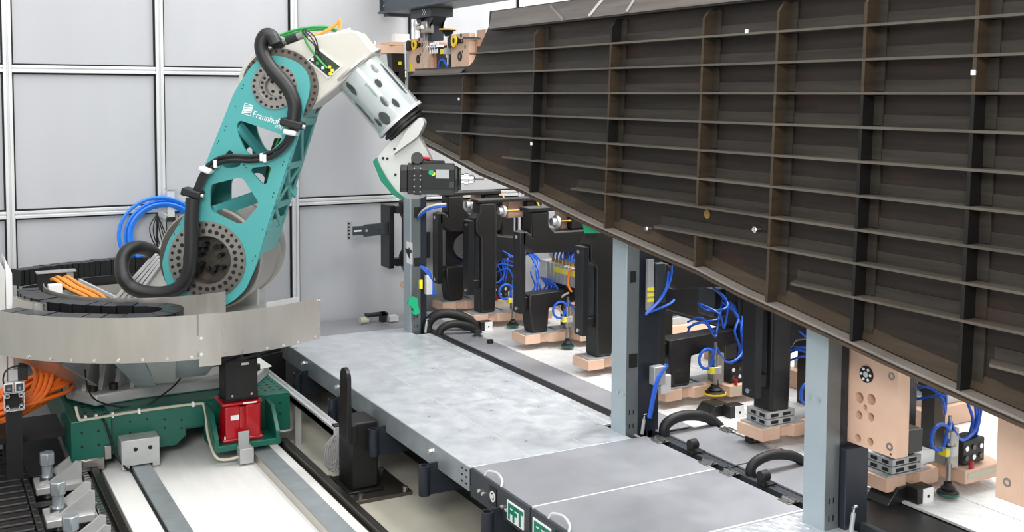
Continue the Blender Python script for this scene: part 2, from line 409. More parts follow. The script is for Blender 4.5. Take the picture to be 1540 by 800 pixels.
# ================================================================ columns
def column(y0,y1,label,ext,zt=3.255):
    t=thing('steel_column',(4.05,(y0+y1)/2,.56),label,'column','grey steel columns')
    m=MB().box(3.992,4.0,y0,y1,.56,zt).box(3.992,4.08,y0,y0+.008,.56,zt).box(3.992,4.08,y1-.008,y1,.56,zt)
    link('channel_web',MB().box(3.985,3.993,y0,y1,.56,zt),'colgrey',t,bevel=.002)
    link('side_flange',MB().box(3.993,4.085,y0,y0+.008,.56,zt),'colside',t,smooth=False)
    link('side_flange',MB().box(3.993,4.085,y1-.008,y1,.56,zt),'colside',t,smooth=False)
    link('core_beam',MB().box(4.09,4.09+ext,y0+.01,y1+.06,.56,zt),'darknavy',t,bevel=.004)
    if zt<2.2: link('foot_beam',MB().box(4.092,4.25,y0-.04,y1-.01,.56,1.02),'darknavy',t,bevel=.004)
    for z in(.66,.75):
        for x in(4.02,4.05): link('slot',MB().box(x-.004,x+.004,y0-.001,y0+.001,z-.015,z+.015),'hole',t,smooth=False)
    return t
c1=column(9.15,9.315,'farthest grey steel column, with the white paper sign',.062,2.9)
c2=column(5.69,5.85,'middle grey steel column standing on the platform corner',.17,2.3)
c3=column(3.935,4.085,'nearest grey steel column, tallest in the photo',.06,2.1)
for c,(u,v) in((c3,(1218,596)),(c3,(1232,601)),(c2,(930,589)),(c2,(938,592))):
    p=onX(u,v,3.985); link('bolt',MB().cyl(p,p+Vector((-.008,0,0)),.012,12),'zinc',c)
for (u0,v0,u1,v1) in((622.5,312,632,327),(622.5,388,632,400)):
    a=onY(u0,v0,9.15);b=onY(u1,v1,9.15); link('opening',MB().box(a.x,b.x,9.146,9.151,b.z,a.z),'hole',c1,smooth=False)
for u0,v0,u1,v1,z in((948,408,956,424,0),(946,533,958,552,0)):
    a=onY(u0,v0,5.69);b=onY(u1,v1,5.69); link('opening',MB().box(a.x,b.x,5.686,5.691,b.z,a.z),'hole',c2,smooth=False)
# sign with 4 (turned sideways) on the far column
a=onX(611.6,363,3.984);b=onX(620,398,3.984)
sg=link('paper_sign',MB().box(3.982,3.985,b.y,a.y,b.z,a.z),'white',None,smooth=False); tag(sg,'white paper sign with a sideways 4, taped to the farthest column','sign')
text_part('digit','4',.2,'black',(3.9815,b.y+.012,b.z+.05),(0,0,1),(0,1,0),sg,bold=.004)
for (yy,l) in((5.66,'slim zinc gas spring leaning at the foot of the middle column'),(9.08,'slim zinc gas spring leaning at the foot of the farthest column'),(3.86,'slim zinc gas spring leaning at the foot of the nearest column')):
    t=thing('gas_spring',(4.105,yy,.6),l,'gas spring'); link('cylinder',MB().cyl((4.10,yy,.605),(4.115,yy,.70),.012,10),'zincplain',t); link('rod',MB().cyl((4.115,yy,.70),(4.118,yy,.725),.006,8).cyl((4.11,yy,.725),(4.135,yy,.73),.008,8),'chrome',t)
# ================================================================ the large dark ribbed panel
def panel_material(name,a,b,red,metal=.35,rough=.5):
    m=bpy.data.materials.new(name); m.use_nodes=True; nt=m.node_tree; bs=nt.nodes['Principled BSDF']
    bs.inputs['Metallic'].default_value=metal; bs.inputs['Roughness'].default_value=rough
    tc=nt.nodes.new('ShaderNodeTexCoord'); mp=nt.nodes.new('ShaderNodeMapping'); mp.inputs['Scale'].default_value=(1,.35,6)
    nt.links.new(tc.outputs['Object'],mp.inputs[0])
    n=nt.nodes.new('ShaderNodeTexNoise'); n.inputs['Scale'].default_value=3.2; n.inputs['Detail'].default_value=8; n.inputs['Roughness'].default_value=.68
    nt.links.new(mp.outputs[0],n.inputs['Vector'])
    r=nt.nodes.new('ShaderNodeValToRGB'); r.color_ramp.elements[0].position=.32; r.color_ramp.elements[1].position=.7
    r.color_ramp.elements[0].color=lin(a); r.color_ramp.elements[1].color=lin(b); nt.links.new(n.outputs['Fac'],r.inputs[0])
    n2=nt.nodes.new('ShaderNodeTexNoise'); n2.inputs['Scale'].default_value=2.6; n2.inputs['Detail'].default_value=3
    mp2=nt.nodes.new('ShaderNodeMapping'); mp2.inputs['Location'].default_value=(3,1,2); mp2.inputs['Scale'].default_value=(1,.7,1.5)
    nt.links.new(tc.outputs['Object'],mp2.inputs[0]); nt.links.new(mp2.outputs[0],n2.inputs['Vector'])
    r2=nt.nodes.new('ShaderNodeValToRGB'); r2.color_ramp.elements[0].position=.60; r2.color_ramp.elements[1].position=.74
    r2.color_ramp.elements[0].color=(0,0,0,1); r2.color_ramp.elements[1].color=(.45,.45,.45,1); nt.links.new(n2.outputs['Fac'],r2.inputs[0])
    mx=nt.nodes.new('ShaderNodeMix'); mx.data_type='RGBA'; nt.links.new(r2.outputs[0],mx.inputs['Factor'])
    nt.links.new(r.outputs[0],mx.inputs['A']); mx.inputs['B'].default_value=lin(red); nt.links.new(mx.outputs['Result'],bs.inputs['Base Color'])
    MATS[name]=m; return m
M['panel']=panel_material('dark_mill_scale_steel',(33,28,24),(60,50,43),(80,44,35))
M['panelfoot']=panel_material('stringer_foot_steel',(50,46,41),(76,70,63),(76,50,40))
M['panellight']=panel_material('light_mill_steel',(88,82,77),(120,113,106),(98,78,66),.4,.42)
M['stringer']=panel_material('stringer_steel',(86,80,73),(118,111,102),(98,78,64),.4,.42)
M['flangetop']=panel_material('pale_flange_top',(128,121,114),(158,150,141),(130,104,88),.3,.45)  # panel steel in a paler tone for the flange top
M['webbrown']=panel_material('brown_tape_web',(52,42,30),(76,61,44),(66,48,34),.1,.6)
M['webblackshaded']=panel_material('black_shaded_web',(18,17,16),(28,26,24),(26,22,20),.2,.5)  # black tape and the shade on the webs put into one colour
KX=.03; DEP=.085
def XF(z,off=0): return 3.85+off+KX*(z-2)
def PPn(u,v,off=0):
    d=ray(u,v); k=KX; t=(3.85+off+k*(CAMH-2))/(d.x-k*d.z); return CP+d*t
def YZ(y,z,off=0): return Vector((XF(z,off),y,z))
pn=thing('ribbed_panel',(3.9,5.2,1.5),'huge dark ribbed steel panel on edge, with a sloping lower edge','panel')
low=[PPn(*p) for p in((633,212),(691,240),(717.5,255),(780,281),(836,309),(892,336),(980,374),(1046,402),(1111,436),(1180,467),(1255,502),(1330,537),(1380,560),(1440,587),(1540,631))]
low=[(p.y,p.z) for p in low]+[(1.9,1.478)]
low[0]=(8.93,2.47)
def zlow(y):
    for (y0,z0),(y1,z1) in zip(low,low[1:]):
        if y1<=y<=y0: return z0+(z1-z0)*(y-y0)/(y1-y0)
    return low[0][1] if y>low[0][0] else low[-1][1]
c1p=[PPn(*p,DEP) for p in((735,40),(712,92),(704,101),(693,104.5),(613,108))]
ztop=3.46
sk=[YZ(y,z,DEP) for y,z in low]+[YZ(1.9,ztop,DEP),YZ(c1p[0].y-.01,ztop,DEP)]+[YZ(p.y,p.z,DEP) for p in c1p]
link('skin',MB().prism(sk,(.014,0,0)),'panel',pn,smooth=False)
# lower flange: light top face, dark nose, brown lip
fl=MB(); fn=MB(); fb=MB()
def sweep(mb,sec):     # sec(y,z)-> list of points of the section
    S=[sec(y,z) for y,z in low]; n=len(S[0]); vs=[p for s in S for p in s]; fs=[]
    for i in range(len(S)-1):
        for k in range(n): fs.append((i*n+k,i*n+(k+1)%n,(i+1)*n+(k+1)%n,(i+1)*n+k))
    fs.append(tuple(range(n))); fs.append(tuple((len(S)-1)*n+k for k in range(n)))
    mb.add(vs,fs)
sweep(fl,lambda y,z:[YZ(y,z,0),YZ(y,z,DEP),YZ(y,z-.012,DEP),YZ(y,z-.012,0)])
sweep(fn,lambda y,z:[YZ(y,z-.012,.004),YZ(y,z-.012,DEP),YZ(y,z-.028,DEP),YZ(y,z-.026,.014)])
sweep(fb,lambda y,z:[YZ(y,z-.026,.012),YZ(y,z-.028,DEP+.014),YZ(y,z-.046,DEP+.014),YZ(y,z-.044,.016)])
link('lower_flange',fl,'flangetop',pn,smooth=False); link('flange_nose',fn,'panel',pn,smooth=False); link('lower_lip',fb,'brownedge',pn,smooth=False)
# weld/foot strip along the lower edge on the skin
sw=MB(); sweep(sw,lambda y,z:[YZ(y,z+.008,DEP-.02),YZ(y,z+.008,DEP),YZ(y,z+.075,DEP),YZ(y,z+.07,DEP-.006)])
link('lower_foot',sw,'webbrown',pn,smooth=False)
# top flange plate, leaning back
za=PPn(735,42,0); zb=PPn(1060,8,0); ztf=(za.z+zb.z)/2
yl=za.y; tl=PPn(740,15,DEP)
tf=MB().prism([YZ(yl,ztf,0),YZ(1.9,ztf,0),YZ(1.9,ztf+.14,DEP),YZ(tl.y,ztf+.14,DEP)],(.01,0,-.006))
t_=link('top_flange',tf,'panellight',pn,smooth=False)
link('top_ledge',MB().prism([YZ(yl,ztf-.004,.004),YZ(1.9,ztf-.004,.004),YZ(1.9,ztf-.004,DEP),YZ(yl,ztf-.004,DEP)],(0,0,-.008)),'panel',pn,smooth=False)
for (u0,v0,u1,v1) in((829,-8,848,27),(908,-8,888,24),(960,-8,945,8)):
    a=PPn(u0,v0,DEP*.85);b=PPn(u1,v1,.01); a=YZ(a.y,ztf+.12,.072)+Vector((-.004,0,0)); b=YZ(b.y,ztf+.008,-.002)
    link('weld_seam',MB().bar(a,b,.022,.006,(1,0,.3)),'alusheet',t_,smooth=False)
# stringers
ends={3.14:PPn(716,80,DEP).y,2.982:8.98,2.824:8.95,2.665:8.93,2.505:PPn(652,196,0).y,2.345:PPn(750,235,0).y,2.185:PPn(852,281,0).y,2.028:PPn(975,342,0).y,1.868:PPn(1177,422,0).y,1.71:PPn(1470,541,0).y}
frameY=[]
for (a,b) in(((700,112),(690,232)),((803,40),(800,285)),((922,60),(908,332)),((1059,10),(1047,392)),((1173,0),(1154,448)),((1303,0),(1284,500)),((1475,0),(1442,570))):
    frameY.append((PPn(*a).y+PPn(*b).y)/2)
zs=sorted(ends)
for z,ye in ends.items():
    q=[YZ(ye,z,DEP),YZ(ye-.06,z,-.004),YZ(1.9,z,-.004),YZ(1.9,z,DEP)]
    s=link('stringer',MB().prism(q,(0,0,-.012)),'stringer',pn,smooth=False)
    link('stringer_foot',MB().prism([YZ(ye-.02,z,DEP-.006),YZ(1.9,z,DEP-.006),YZ(1.9,z+.055,DEP-.006),YZ(ye-.02,z+.055,DEP-.006)],(.007,0,0)),'panelfoot',s,smooth=False)
# end plate at the far left and top bar of the low portion
link('end_frame',MB().prism([YZ(8.94,2.49,.0),YZ(8.94,2.985,.0),YZ(8.94,2.985,DEP),YZ(8.94,2.49,DEP)],(0,.015,0)),'panelfoot',pn,smooth=False)
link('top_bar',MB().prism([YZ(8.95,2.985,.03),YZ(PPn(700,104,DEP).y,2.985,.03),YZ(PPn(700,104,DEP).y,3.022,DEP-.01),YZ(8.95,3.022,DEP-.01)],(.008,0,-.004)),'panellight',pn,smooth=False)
# frames: one web piece per bay, each with its foot on the skin
def web(yf,z0,z1,m,first=False):
    th=.016
    poly=[YZ(yf,z0,0.002),YZ(yf,z1,0.002),YZ(yf,z1,DEP),YZ(yf,z0,DEP)]
    if first: poly=[YZ(yf,z0,0.002),YZ(yf,z1-.05,0.002),YZ(yf,z1,.04),YZ(yf,z1,DEP),YZ(yf,z0,DEP)]
    w=link('frame_web',MB().prism(poly,(0,th,0)),m,pn,smooth=False)
    link('web_edge',MB().prism([YZ(yf-.003,z0,-.001),YZ(yf-.003,z1-(.05 if first else 0),-.001),YZ(yf+th,z1-(.05 if first else 0),-.001),YZ(yf+th,z0,-.001)],(.003,0,0)),m,w,smooth=False)
    link('frame_foot',MB().prism([YZ(yf-.055,z0+.004,DEP-.012),YZ(yf,z0+.004,DEP-.012),YZ(yf,z1-.004,DEP-.012),YZ(yf-.055,z1-.004,DEP-.012)],(.01,0,0)),'panelfoot',w,smooth=False)
rr=random.Random(3)
for i,yf in enumerate(frameY):
    zt=3.0 if i==0 else ztf-.012
    lv=[zlow(yf)+.002]+[z for z in zs if z>zlow(yf)+.03 and z<zt-.02 and ends[z]>yf]+[zt]
    for k,(a,b) in enumerate(zip(lv,lv[1:])):
        if i==3 and abs(a-2.028)<.01: continue              # the bay left open, with two ochre discs
        mm='webblackshaded' if (i in(1,5,6) and b<2.84) or (i+k)%4==1 and i<3 else 'webbrown'
        web(yf,a+(0.001 if k else 0),b-.0125,mm,first=(k==len(lv)-2))
for u,v in((1062,345),(1064,322)):
    p=PPn(u,v,DEP-.001); link('ochre_mark',MB().cyl(p,p+Vector((-.004,0,0)),.026,20),'gold',pn)
for u,v in((977,344),(1140,345)):
    p=PPn(u,v,DEP); link('stud',MB().cyl(p,p+Vector((-.035,0,0)),.01,10).cyl(p+Vector((-.015,0,0)),p+Vector((-.025,0,0)),.018,6),'chrome',pn)
for u,v,o in((690,149,.0),(799,216,0),(1123,47,-.002),(1464,109,0)):
    p=PPn(u,v,o-.004); link('sticker',MB().obox(p,(.003,0,0),(0,.011,0),(0,0,.011)),'white',pn,smooth=False)
# green wedge under the panel
gw=[onX(u,v,3.93) for u,v in((874,327),(879,351),(894,351),(914,345))]
g=link('green_wedge',MB().prism(gw,(.05,0,0)),'greenplastic'); tag(g,'bright green plastic wedge under the sloping panel edge','wedge')
# ================================================================ robot track
tr=thing('robot_track',(1.7,6,0),'white topped linear track the robot carriage rides on','track')
ZD=.15
link('deck',MB().box(1.10,2.36,1.5,10.0,.02,ZD),'deckwhite',tr,bevel=.004)
link('track_frame',MB().box(.96,1.09,1.5,10,.03,.13).box(2.37,2.47,1.5,10,.03,.13),'alucast',tr)
link('guide_rail',MB().box(1.02,1.068,1.5,10,.13,.19).box(1.01,1.078,1.5,10,.125,.14),'rail',tr,bevel=.004)
link('guide_rail',MB().box(2.385,2.43,1.5,10,.13,.19).box(2.375,2.44,1.5,10,.125,.14),'rail',tr,bevel=.004)
link('cover_strip',MB().box(1.285,1.41,1.5,8.05,ZD,.178),'zinc',tr,bevel=.003)
link('strip_gap',MB().box(1.268,1.284,1.5,8.05,ZD,.156),'black',tr,smooth=False)
link('cable_duct',MB().box(2.10,2.24,1.5,9.0,ZD,.21),'zinc',tr,bevel=.003)
link('duct_side',MB().box(2.092,2.1,1.5,9.0,ZD,.212),'alusheet',tr,smooth=False)
rk=MB()
y=2.0
while y<9.6: rk.box(.965,.998,y,y+.028,.13,.17); y+=.052
link('rack_teeth',rk,'chrome',tr,kind='stuff',smooth=False)
link('rack_base',MB().box(.955,1.008,1.5,9.8,.06,.13),'alucast',tr)
def foot(y):
    b=link('foot_bracket',MB().box(.66,.955,y-.13,y+.12,.075,.125),'alucast',tr,bevel=.006)
    for dy in(-.10,.075):
        link('gusset',MB().prism([(.71,y+dy,.125),(.955,y+dy,.125),(.955,y+dy,.26),(.92,y+dy,.27),(.885,y+dy,.24)],(0,.022,0)),'alucast',b)
    link('leveling_bolt',MB().cyl((.745,y,.0),(.745,y,.26),.036,16).cyl((.745,y,.245),(.745,y,.33),.052,6),'zinc',b,bevel=.006)
    link('nut',MB().cyl((.745,y,.125),(.745,y,.165),.06,6),'chrome',b)
    for dz in(.10,.15): link('side_bolt',MB().cyl((.975,y-.03,dz),(.93,y-.03,dz),.016,8),'steel',b)
for y in(6.06,6.70,7.34,7.98): foot(y)
for y in(6.38,7.02,7.66,8.3): link('cross_beam',MB().box(.3,.95,y,y+.09,.02,.07),'black',tr,bevel=.004)
for k in range(4):
    y=5.6+k*.75; link('anchor_bolt',MB().cyl((2.52,y,0),(2.52,y,.07),.022,12).cyl((2.52,y,.03),(2.52,y,.055),.04,6),'zinc',tr)
link('floor_ledge',MB().box(2.46,2.56,1.5,10,0,.02),'steeldark',tr)
# cable carrier, black links at lower left
cc=thing('cable_carrier',(0,6,0),'black plastic cable carrier chain lying left of the robot track','cable chain')
y=5.2;k=0
while y<8.8:
    l=link('chain_link',MB().box(-.35,.585,y,y+.088,.06,.165),'blacksat',cc,bevel=.012)
    link('link_plate',MB().box(.59,.63,y-.015,y+.10,.05,.16),'black',l,bevel=.01)
    y+=.122
tr2=link('chain_tray',MB().box(-.5,.95,3.5,9.6,.0,.018),'black',None); tag(tr2,'flat black tray under the cable carrier chain','tray')
# ================================================================ carriage
ca=thing('robot_carriage',(1.7,8.75,.15),'dark green painted carriage under the robot, with a red gearbox','carriage')
link('body',MB().box(1.16,2.16,8.02,9.6,.34,.54),'green',ca,bevel=.008)
link('runner_block',MB().box(.90,1.17,7.95,9.65,.235,.525),'green',ca,bevel=.008)
link('runner_block',MB().box(2.16,2.46,7.95,9.65,.235,.54),'green',ca,bevel=.008)
link('front_plate',MB().prism([(1.17,8.0,.24),(1.62,8.0,.24),(1.69,8.0,.30),(1.69,8.0,.36),(2.16,8.0,.36),(2.16,8.0,.53),(1.17,8.0,.53)],(0,.03,0)),'green',ca,bevel=.004)
for x0,y in((.97,7.93),(2.34,7.93)):
    link('runner_shoe',MB().box(x0,x0+.13,y,y+.25,.19,.245).box(x0-.015,x0+.145,y+.01,y+.06,.16,.25),'steel',ca,bevel=.004)
hs=MB()
for x in(.96,1.02,1.08,1.14): 
    for y in(8.06,8.14,8.22,8.30,8.38): hs.cyl((x,y,.524),(x,y,.5262),.013,8)
for x in(2.24,2.30,2.36,2.42):
    for y in(8.06,8.14,8.22,8.30,8.38): hs.cyl((x,y,.539),(x,y,.5412),.013,8)
link('bolt_holes',hs,'hole',ca,kind='stuff')
hs=MB()
for x,z in((.97,.44),(1.08,.44),(.97,.34),(1.08,.34),(2.29,.46),(2.38,.46),(2.29,.38),(2.38,.38)): hs.cyl((x,7.9495,z),(x,7.9475,z),.009,8)
for x,z in((1.30,.46),(1.42,.46),(1.54,.44),(1.66,.42),(1.54,.38),(1.66,.36),(1.30,.38)): hs.cyl((x,7.9995,z),(x,7.9975,z),.008,8)
link('bolt_holes',hs,'hole',ca,kind='stuff')
bx=link('strip_cover_box',MB().prism([(1.215,7.70,.17),(1.235,7.70,.34),(1.25,7.80,.37),(1.48,7.80,.37),(1.475,7.70,.34),(1.475,7.70,.17),(1.42,7.70,.17),(1.42,7.70,.2),(1.28,7.70,.2),(1.28,7.70,.17)],(0,.30,0)) if False else
   MB().prism([(1.215,7.85,.16),(1.215,7.85,.37),(1.475,7.85,.37),(1.475,7.85,.16),(1.425,7.85,.16),(1.425,7.85,.185),(1.27,7.85,.185),(1.27,7.85,.16)],(0,.16,0)),'alucast',ca,bevel=.004,label='bare metal box over the flat strip')
for x in(1.31,1.41): link('port_hole',MB().cyl((x,7.85,.30),(x,7.848,.30),.015,14),'hole',bx)
link('tag_plate',MB().box(1.115,1.16,7.925,7.945,.235,.33),'steel',ca,bevel=.003)
# gearbox flange, gearbox, motor
gx,gy=2.035,7.84
link('gearbox_bracket',MB().box(1.82,2.30,7.66,8.0,.245,.29),'green',ca,bevel=.006)
for x in(1.82,2.265): link('bracket_cheek',MB().prism([(x,7.66,.28),(x,7.66,.34),(x,7.80,.50),(x,8.0,.52),(x,8.0,.28)],(.03,0,0)),'green',ca,bevel=.004)
gb=link('gearbox',MB().lathe((gx,gy,.30),(0,0,1),[(0,.135),(.0,.135),(.16,.135),(.20,.125),(.24,.125)],32),'red',ca)
link('gearbox_flange',MB().box(gx-.15,gx+.15,gy-.14,gy+.14,.29,.32),'red',gb,bevel=.012); link('gearbox_flange',MB().box(gx-.15,gx+.145,gy-.135,gy+.13,.555,.58),'red',gb,bevel=.012)
link('gearbox_rib',MB().box(gx-.13,gx-.02,gy-.138,gy-.1,.31,.555),'red',gb,bevel=.012); link('gearbox_rib',MB().box(gx+.02,gx+.13,gy-.138,gy-.1,.31,.555),'red',gb,bevel=.012)
link('rating_label',MB().box(gx-.09,gx-.03,gy-.1405,gy-.138,.455,.49),'white',gb,smooth=False); link('rating_label',MB().box(gx+.0,gx+.10,gy-.137,gy-.135,.562,.573),'white',gb,smooth=False)
for dx in(-.125,.125): link('bolt',MB().cyl((gx+dx,gy-.12,.315),(gx+dx,gy-.12,.34),.014,8),'chrome',gb)
mo=link('drive_motor',MB().box(gx-.115,gx+.12,gy-.105,gy+.095,.59,.885).box(gx-.125,gx+.13,gy-.11,gy+.1,.58,.60),'black',ca,bevel=.012)
link('motor_groove',MB().box(gx-.065,gx-.055,gy-.108,gy-.104,.62,.74).box(gx-.113,gx-.04,gy-.1065,gy-.105,.60,.87),'blacksat',mo)
link('rating_label',MB().box(gx-.0,gx+.055,gy-.1065,gy-.1045,.84,.857),'white',mo,smooth=False)
for dx in(-.07,.07): link('bolt',MB().cyl((gx+dx,gy-.115,.625),(gx+dx,gy-.1,.625),.009,8),'chrome',mo)
sb=link('sensor_box',MB().box(1.975,2.075,7.57,7.66,.165,.275),'zincplain',ca,bevel=.004)
link('sensor_tab',MB().box(1.985,2.065,7.648,7.655,.27,.38),'zincplain',sb,bevel=.003)
# thin cables clipped along the carriage front
link('front_cable',MB().tube([(.94,7.99,.62),(.955,7.94,.545),(1.0,7.935,.535),(1.3,7.985,.53),(1.75,7.985,.53),(1.82,7.975,.50),(1.81,7.83,.34),(1.82,7.66,.23),(1.88,7.63,.2),(1.975,7.615,.21)],.010,8,6),'cream',ca)
for x in(1.0,1.07,1.18,1.36,1.74): link('cable_clip',MB().box(x-.008,x+.008,7.965,7.995,.515,.55),'white',ca)
link('black_cable',MB().tube([(1.08,8.02,.53),(1.12,7.93,.5),(1.16,7.92,.36),(1.19,7.9,.26),(1.24,7.84,.18),(1.27,7.8,.17)],.009,8,6),'rubber',ca)
# ================================================================ robot base and arm
rb=thing('industrial_robot',(1.72,8.83,.54),'large teal and white robot arm reaching to the ribbed panel','robot')
BX,BY=1.72,8.83
octa=[(BX+a,BY+b) for a,b in((-.78,-.32),(-.62,-.62),(-.3,-.56),(.3,-.56),(.55,-.62),(.74,-.32),(.74,.5),(-.78,.5))]
link('base_plate',MB().prism([(a,b,.541) for a,b in octa],(0,0,.085)),'alucast',rb,bevel=.012)
link('base_turret',MB().lathe((BX,BY,.62),(0,0,1),[(0,.52),(.10,.50),(.22,.62),(.40,.80),(.46,.80)],40),'alucast',rb)
for k in range(4):
    x=BX-.70+k*.11; y=BY-.46-.02*k
    link('base_gusset',MB().prism([(x,y,.626),(x+.13,y+.22,.626),(x+.13,y+.22,.95),(x+.10,y+.2,.95)],(.03,-.015,0)),'alucast',rb,bevel=.003)
for x,y in((-.62,-.50),(-.48,-.52),(.60,-.46)):
    link('base_bolt',MB().cyl((BX+x,BY+y,.626),(BX+x,BY+y,.675),.032,12),'black',rb,bevel=.004)
link('base_gusset',MB().prism([(BX+.5,BY-.5,.626),(BX+.72,BY-.42,.626),(BX+.5,BY-.42,.8)],(.03,.02,0)),'alucast',rb,bevel=.003)
_az=math.radians(31)
NR=Vector((math.sin(_az),math.cos(_az),0)); EA=Vector((math.cos(_az),-math.sin(_az),0)); B0=Vector((BX,BY,0)); UP=Vector((0,0,1))
def A(u,v,d):
    P=B0-NR*d; r=ray(u,v); return CP+r*(((P-CP).dot(NR))/r.dot(NR))
DF,DR=.34,-.22
J2=A(312,391,DF); J3=A(413,130,DF)
def disc_ring(mb,c,r,n,rad,dep,off=0):
    for k in range(n):
        t=2*math.pi*k/n+off; p=c+EA*(r*math.cos(t))+UP*(r*math.sin(t)); mb.cyl(p,p-NR*dep,rad,10)
# front and rear cheek plates
outl=[(352,139),(310,244),(290,290),(275,327),(252,364),(243,396),(249,426),(268,446),(300,459),(332,463),(352,452),(369,436),(384,402),(402,340),(425,270),(444,210),(457,165),(465,143),(466,121),(458,104),(444,92),(428,86),(414,83),(397,85),(384,93),(372,107)]
cut1=[(356,187),(361,181),(425,203),(421,214),(409,226),(388,232),(374,232),(367,223),(358,202)]
cut2=[(331,247),(337,234),(345,225),(351,229),(350,238),(363,241),(361,250),(341,254)]
cut3=[(377,257),(380,252),(404,249.5),(408,252),(401,276),(395,277)]
cut4=[(316,286),(318,277),(359,267),(366,269),(388,303),(388,310),(367,335),(357,337),(320,319),(316,312)]
def cheek(d,th,m,name):
    # the rear plate is the same shape, straight behind the front one
    sh=NR*(DF-d)
    P=lambda l,r:[p+sh for p in roundpoly([A(u,v,DF) for u,v in l],r,3)]
    return link(name,MB().prism(P(outl,.05),NR*th,[P(c,.04) for c in(cut1,cut2,cut3,cut4)]+[[c+sh+EA*(r*math.cos(math.pi*k/16))+UP*(r*math.sin(math.pi*k/16)) for k in range(32)] for c,r in((J2,.24),(J3,.135))]),m,rb,smooth=True)
cheek(DF,.03,'teal','front_cheek'); cheek(DR+.03,.03,'teal','rear_cheek')
# truss plates joining the cheeks along the right and left edges
def edge_truss(pts,m):
    pts=[A(u,v,DF)+NR*.03 for u,v in pts]; w=NR*(DF-DR-.06)
    mb=MB()
    for i,(a,b) in enumerate(zip(pts,pts[1:])):
        n=(b-a).cross(NR).normalized()*.012
        mb.bar(a+NR*.02,b+NR*.02,.012,.04,NR); mb.bar(a+w-NR*.02,b+w-NR*.02,.012,.04,NR)
        mb.bar(a,a+w,.05,.012,n); mb.bar(a+NR*.02,b+w-NR*.02,.035,.012,n)
        mb.bar(b+NR*.02,a+w-NR*.02,.035,.012,n) if i%2 else None
    mb.bar(pts[-1],pts[-1]+w,.06,.012,n)
    link('edge_truss',mb,m,rb,smooth=False)
edge_truss([(452,183),(431,251),(411,312),(398,354)],'tealpale')
link('edge_web',MB().prism([A(404,334,DF)+NR*.03,A(384,402,DF)+NR*.03,A(384,402,DF)+NR*(DF-DR-.03),A(404,334,DF)+NR*(DF-DR-.03)],EA*-.012),'tealpale',rb,smooth=False)
link('edge_web',MB().prism([A(457,165,DF)+NR*.03,A(450,190,DF)+NR*.03,A(450,190,DF)+NR*(DF-DR-.03),A(457,165,DF)+NR*(DF-DR-.03)],EA*-.012),'tealpale',rb,smooth=False)
link('edge_web',MB().prism([A(353,141,DF)+NR*.03,A(278,322,DF)+NR*.03,A(278,322,DF)+NR*(DF-DR-.03),A(353,141,DF)+NR*(DF-DR-.03)],EA*.012),'teal',rb,smooth=False)
for (u0,v0,u1,v1) in((330,250,400,240),(358,190,420,300),(320,320,400,290)):
    a=A(u0,v0,DF)+NR*.03;b=A(u1,v1,DF)+NR*(DF-DR-.03); link('inner_brace',MB().bar(a,b,.10,.02,EA),'teal',rb,smooth=False)
# shoulder joint
j=link('shoulder_ring',MB().ring(J2-NR*.012,J2+NR*.06,.185,.297,56),'steel',rb)
h=MB(); disc_ring(h,J2-NR*.012,.272,32,.0125,.003); disc_ring(h,J2-NR*.012,.222,27,.0165,.003,.05); link('bolt_circle',h,'hole',j,kind='stuff')
rc=link('shoulder_recess',MB().ring(J2+NR*.02,J2+NR*.17,.185,.2,48).cyl(J2+NR*.14,J2+NR*.17,.19,40).cyl(J2+NR*.132,J2+NR*.14,.035,20),'steeldark',rb)
h=MB()
for k,(r,t) in enumerate(((.08,.3),(.09,1.2),(.085,2.2),(.09,2.9),(.085,3.7),(.09,4.4),(.08,5.2),(.11,0.9),(.115,1.9),(.115,2.6),(.115,3.9),(.11,4.8),(.115,5.6))):
    p=J2+NR*.135+EA*(r*math.cos(t))+UP*(r*math.sin(t)); h.cyl(p,p-NR*(.05 if k%2 else .10),.018,10)
link('recess_bolts',h,'hole',rc,kind='stuff')
link('gear_drum',MB().ring(J2+NR*.08,J2+NR*.11,.2,.40,64).ring(J2+NR*.11,J2+NR*.62,.32,.395,64).ring(J2+NR*.62,J2+NR*.78,.2,.41,64),'alusheet',rb)
h=MB(); disc_ring(h,J2+NR*.08,.36,44,.014,.003); link('drum_bolts',h,'hole',rb,kind='stuff')
link('drum_flange',MB().ring(J2+NR*.04,J2+NR*.08,.2,.385,56),'steeldark',rb)
dt=J2+NR*.3+EA*.30+UP*.255
text_part('drum_lettering','Fraunhofer',.06,'black',dt,(NR*.9+EA*.25-UP*.0)*1,(UP*.8-EA*.5),rb)
# shoulder casting behind and to the left of the arm
sc=[A(u,v,.0) for u,v in((262,345),(255,400),(300,470),(150,470),(178,440))]
link('shoulder_casting',MB().prism(sc,NR*.18),'robotwhite',rb,bevel=.01)
link('shoulder_casting',MB().prism([A(u,v,-.25) for u,v in((300,330),(390,385),(388,470),(250,470),(250,400))],NR*.2),'alucast',rb,bevel=.01)
for k in range(4):
    a=A(176+k*9,448,.06);b=A(236+k*2.5,382+k*4,.06); link('profile_strut',MB().bar(a,b,.022,.05,NR),'alu',rb,bevel=.003)
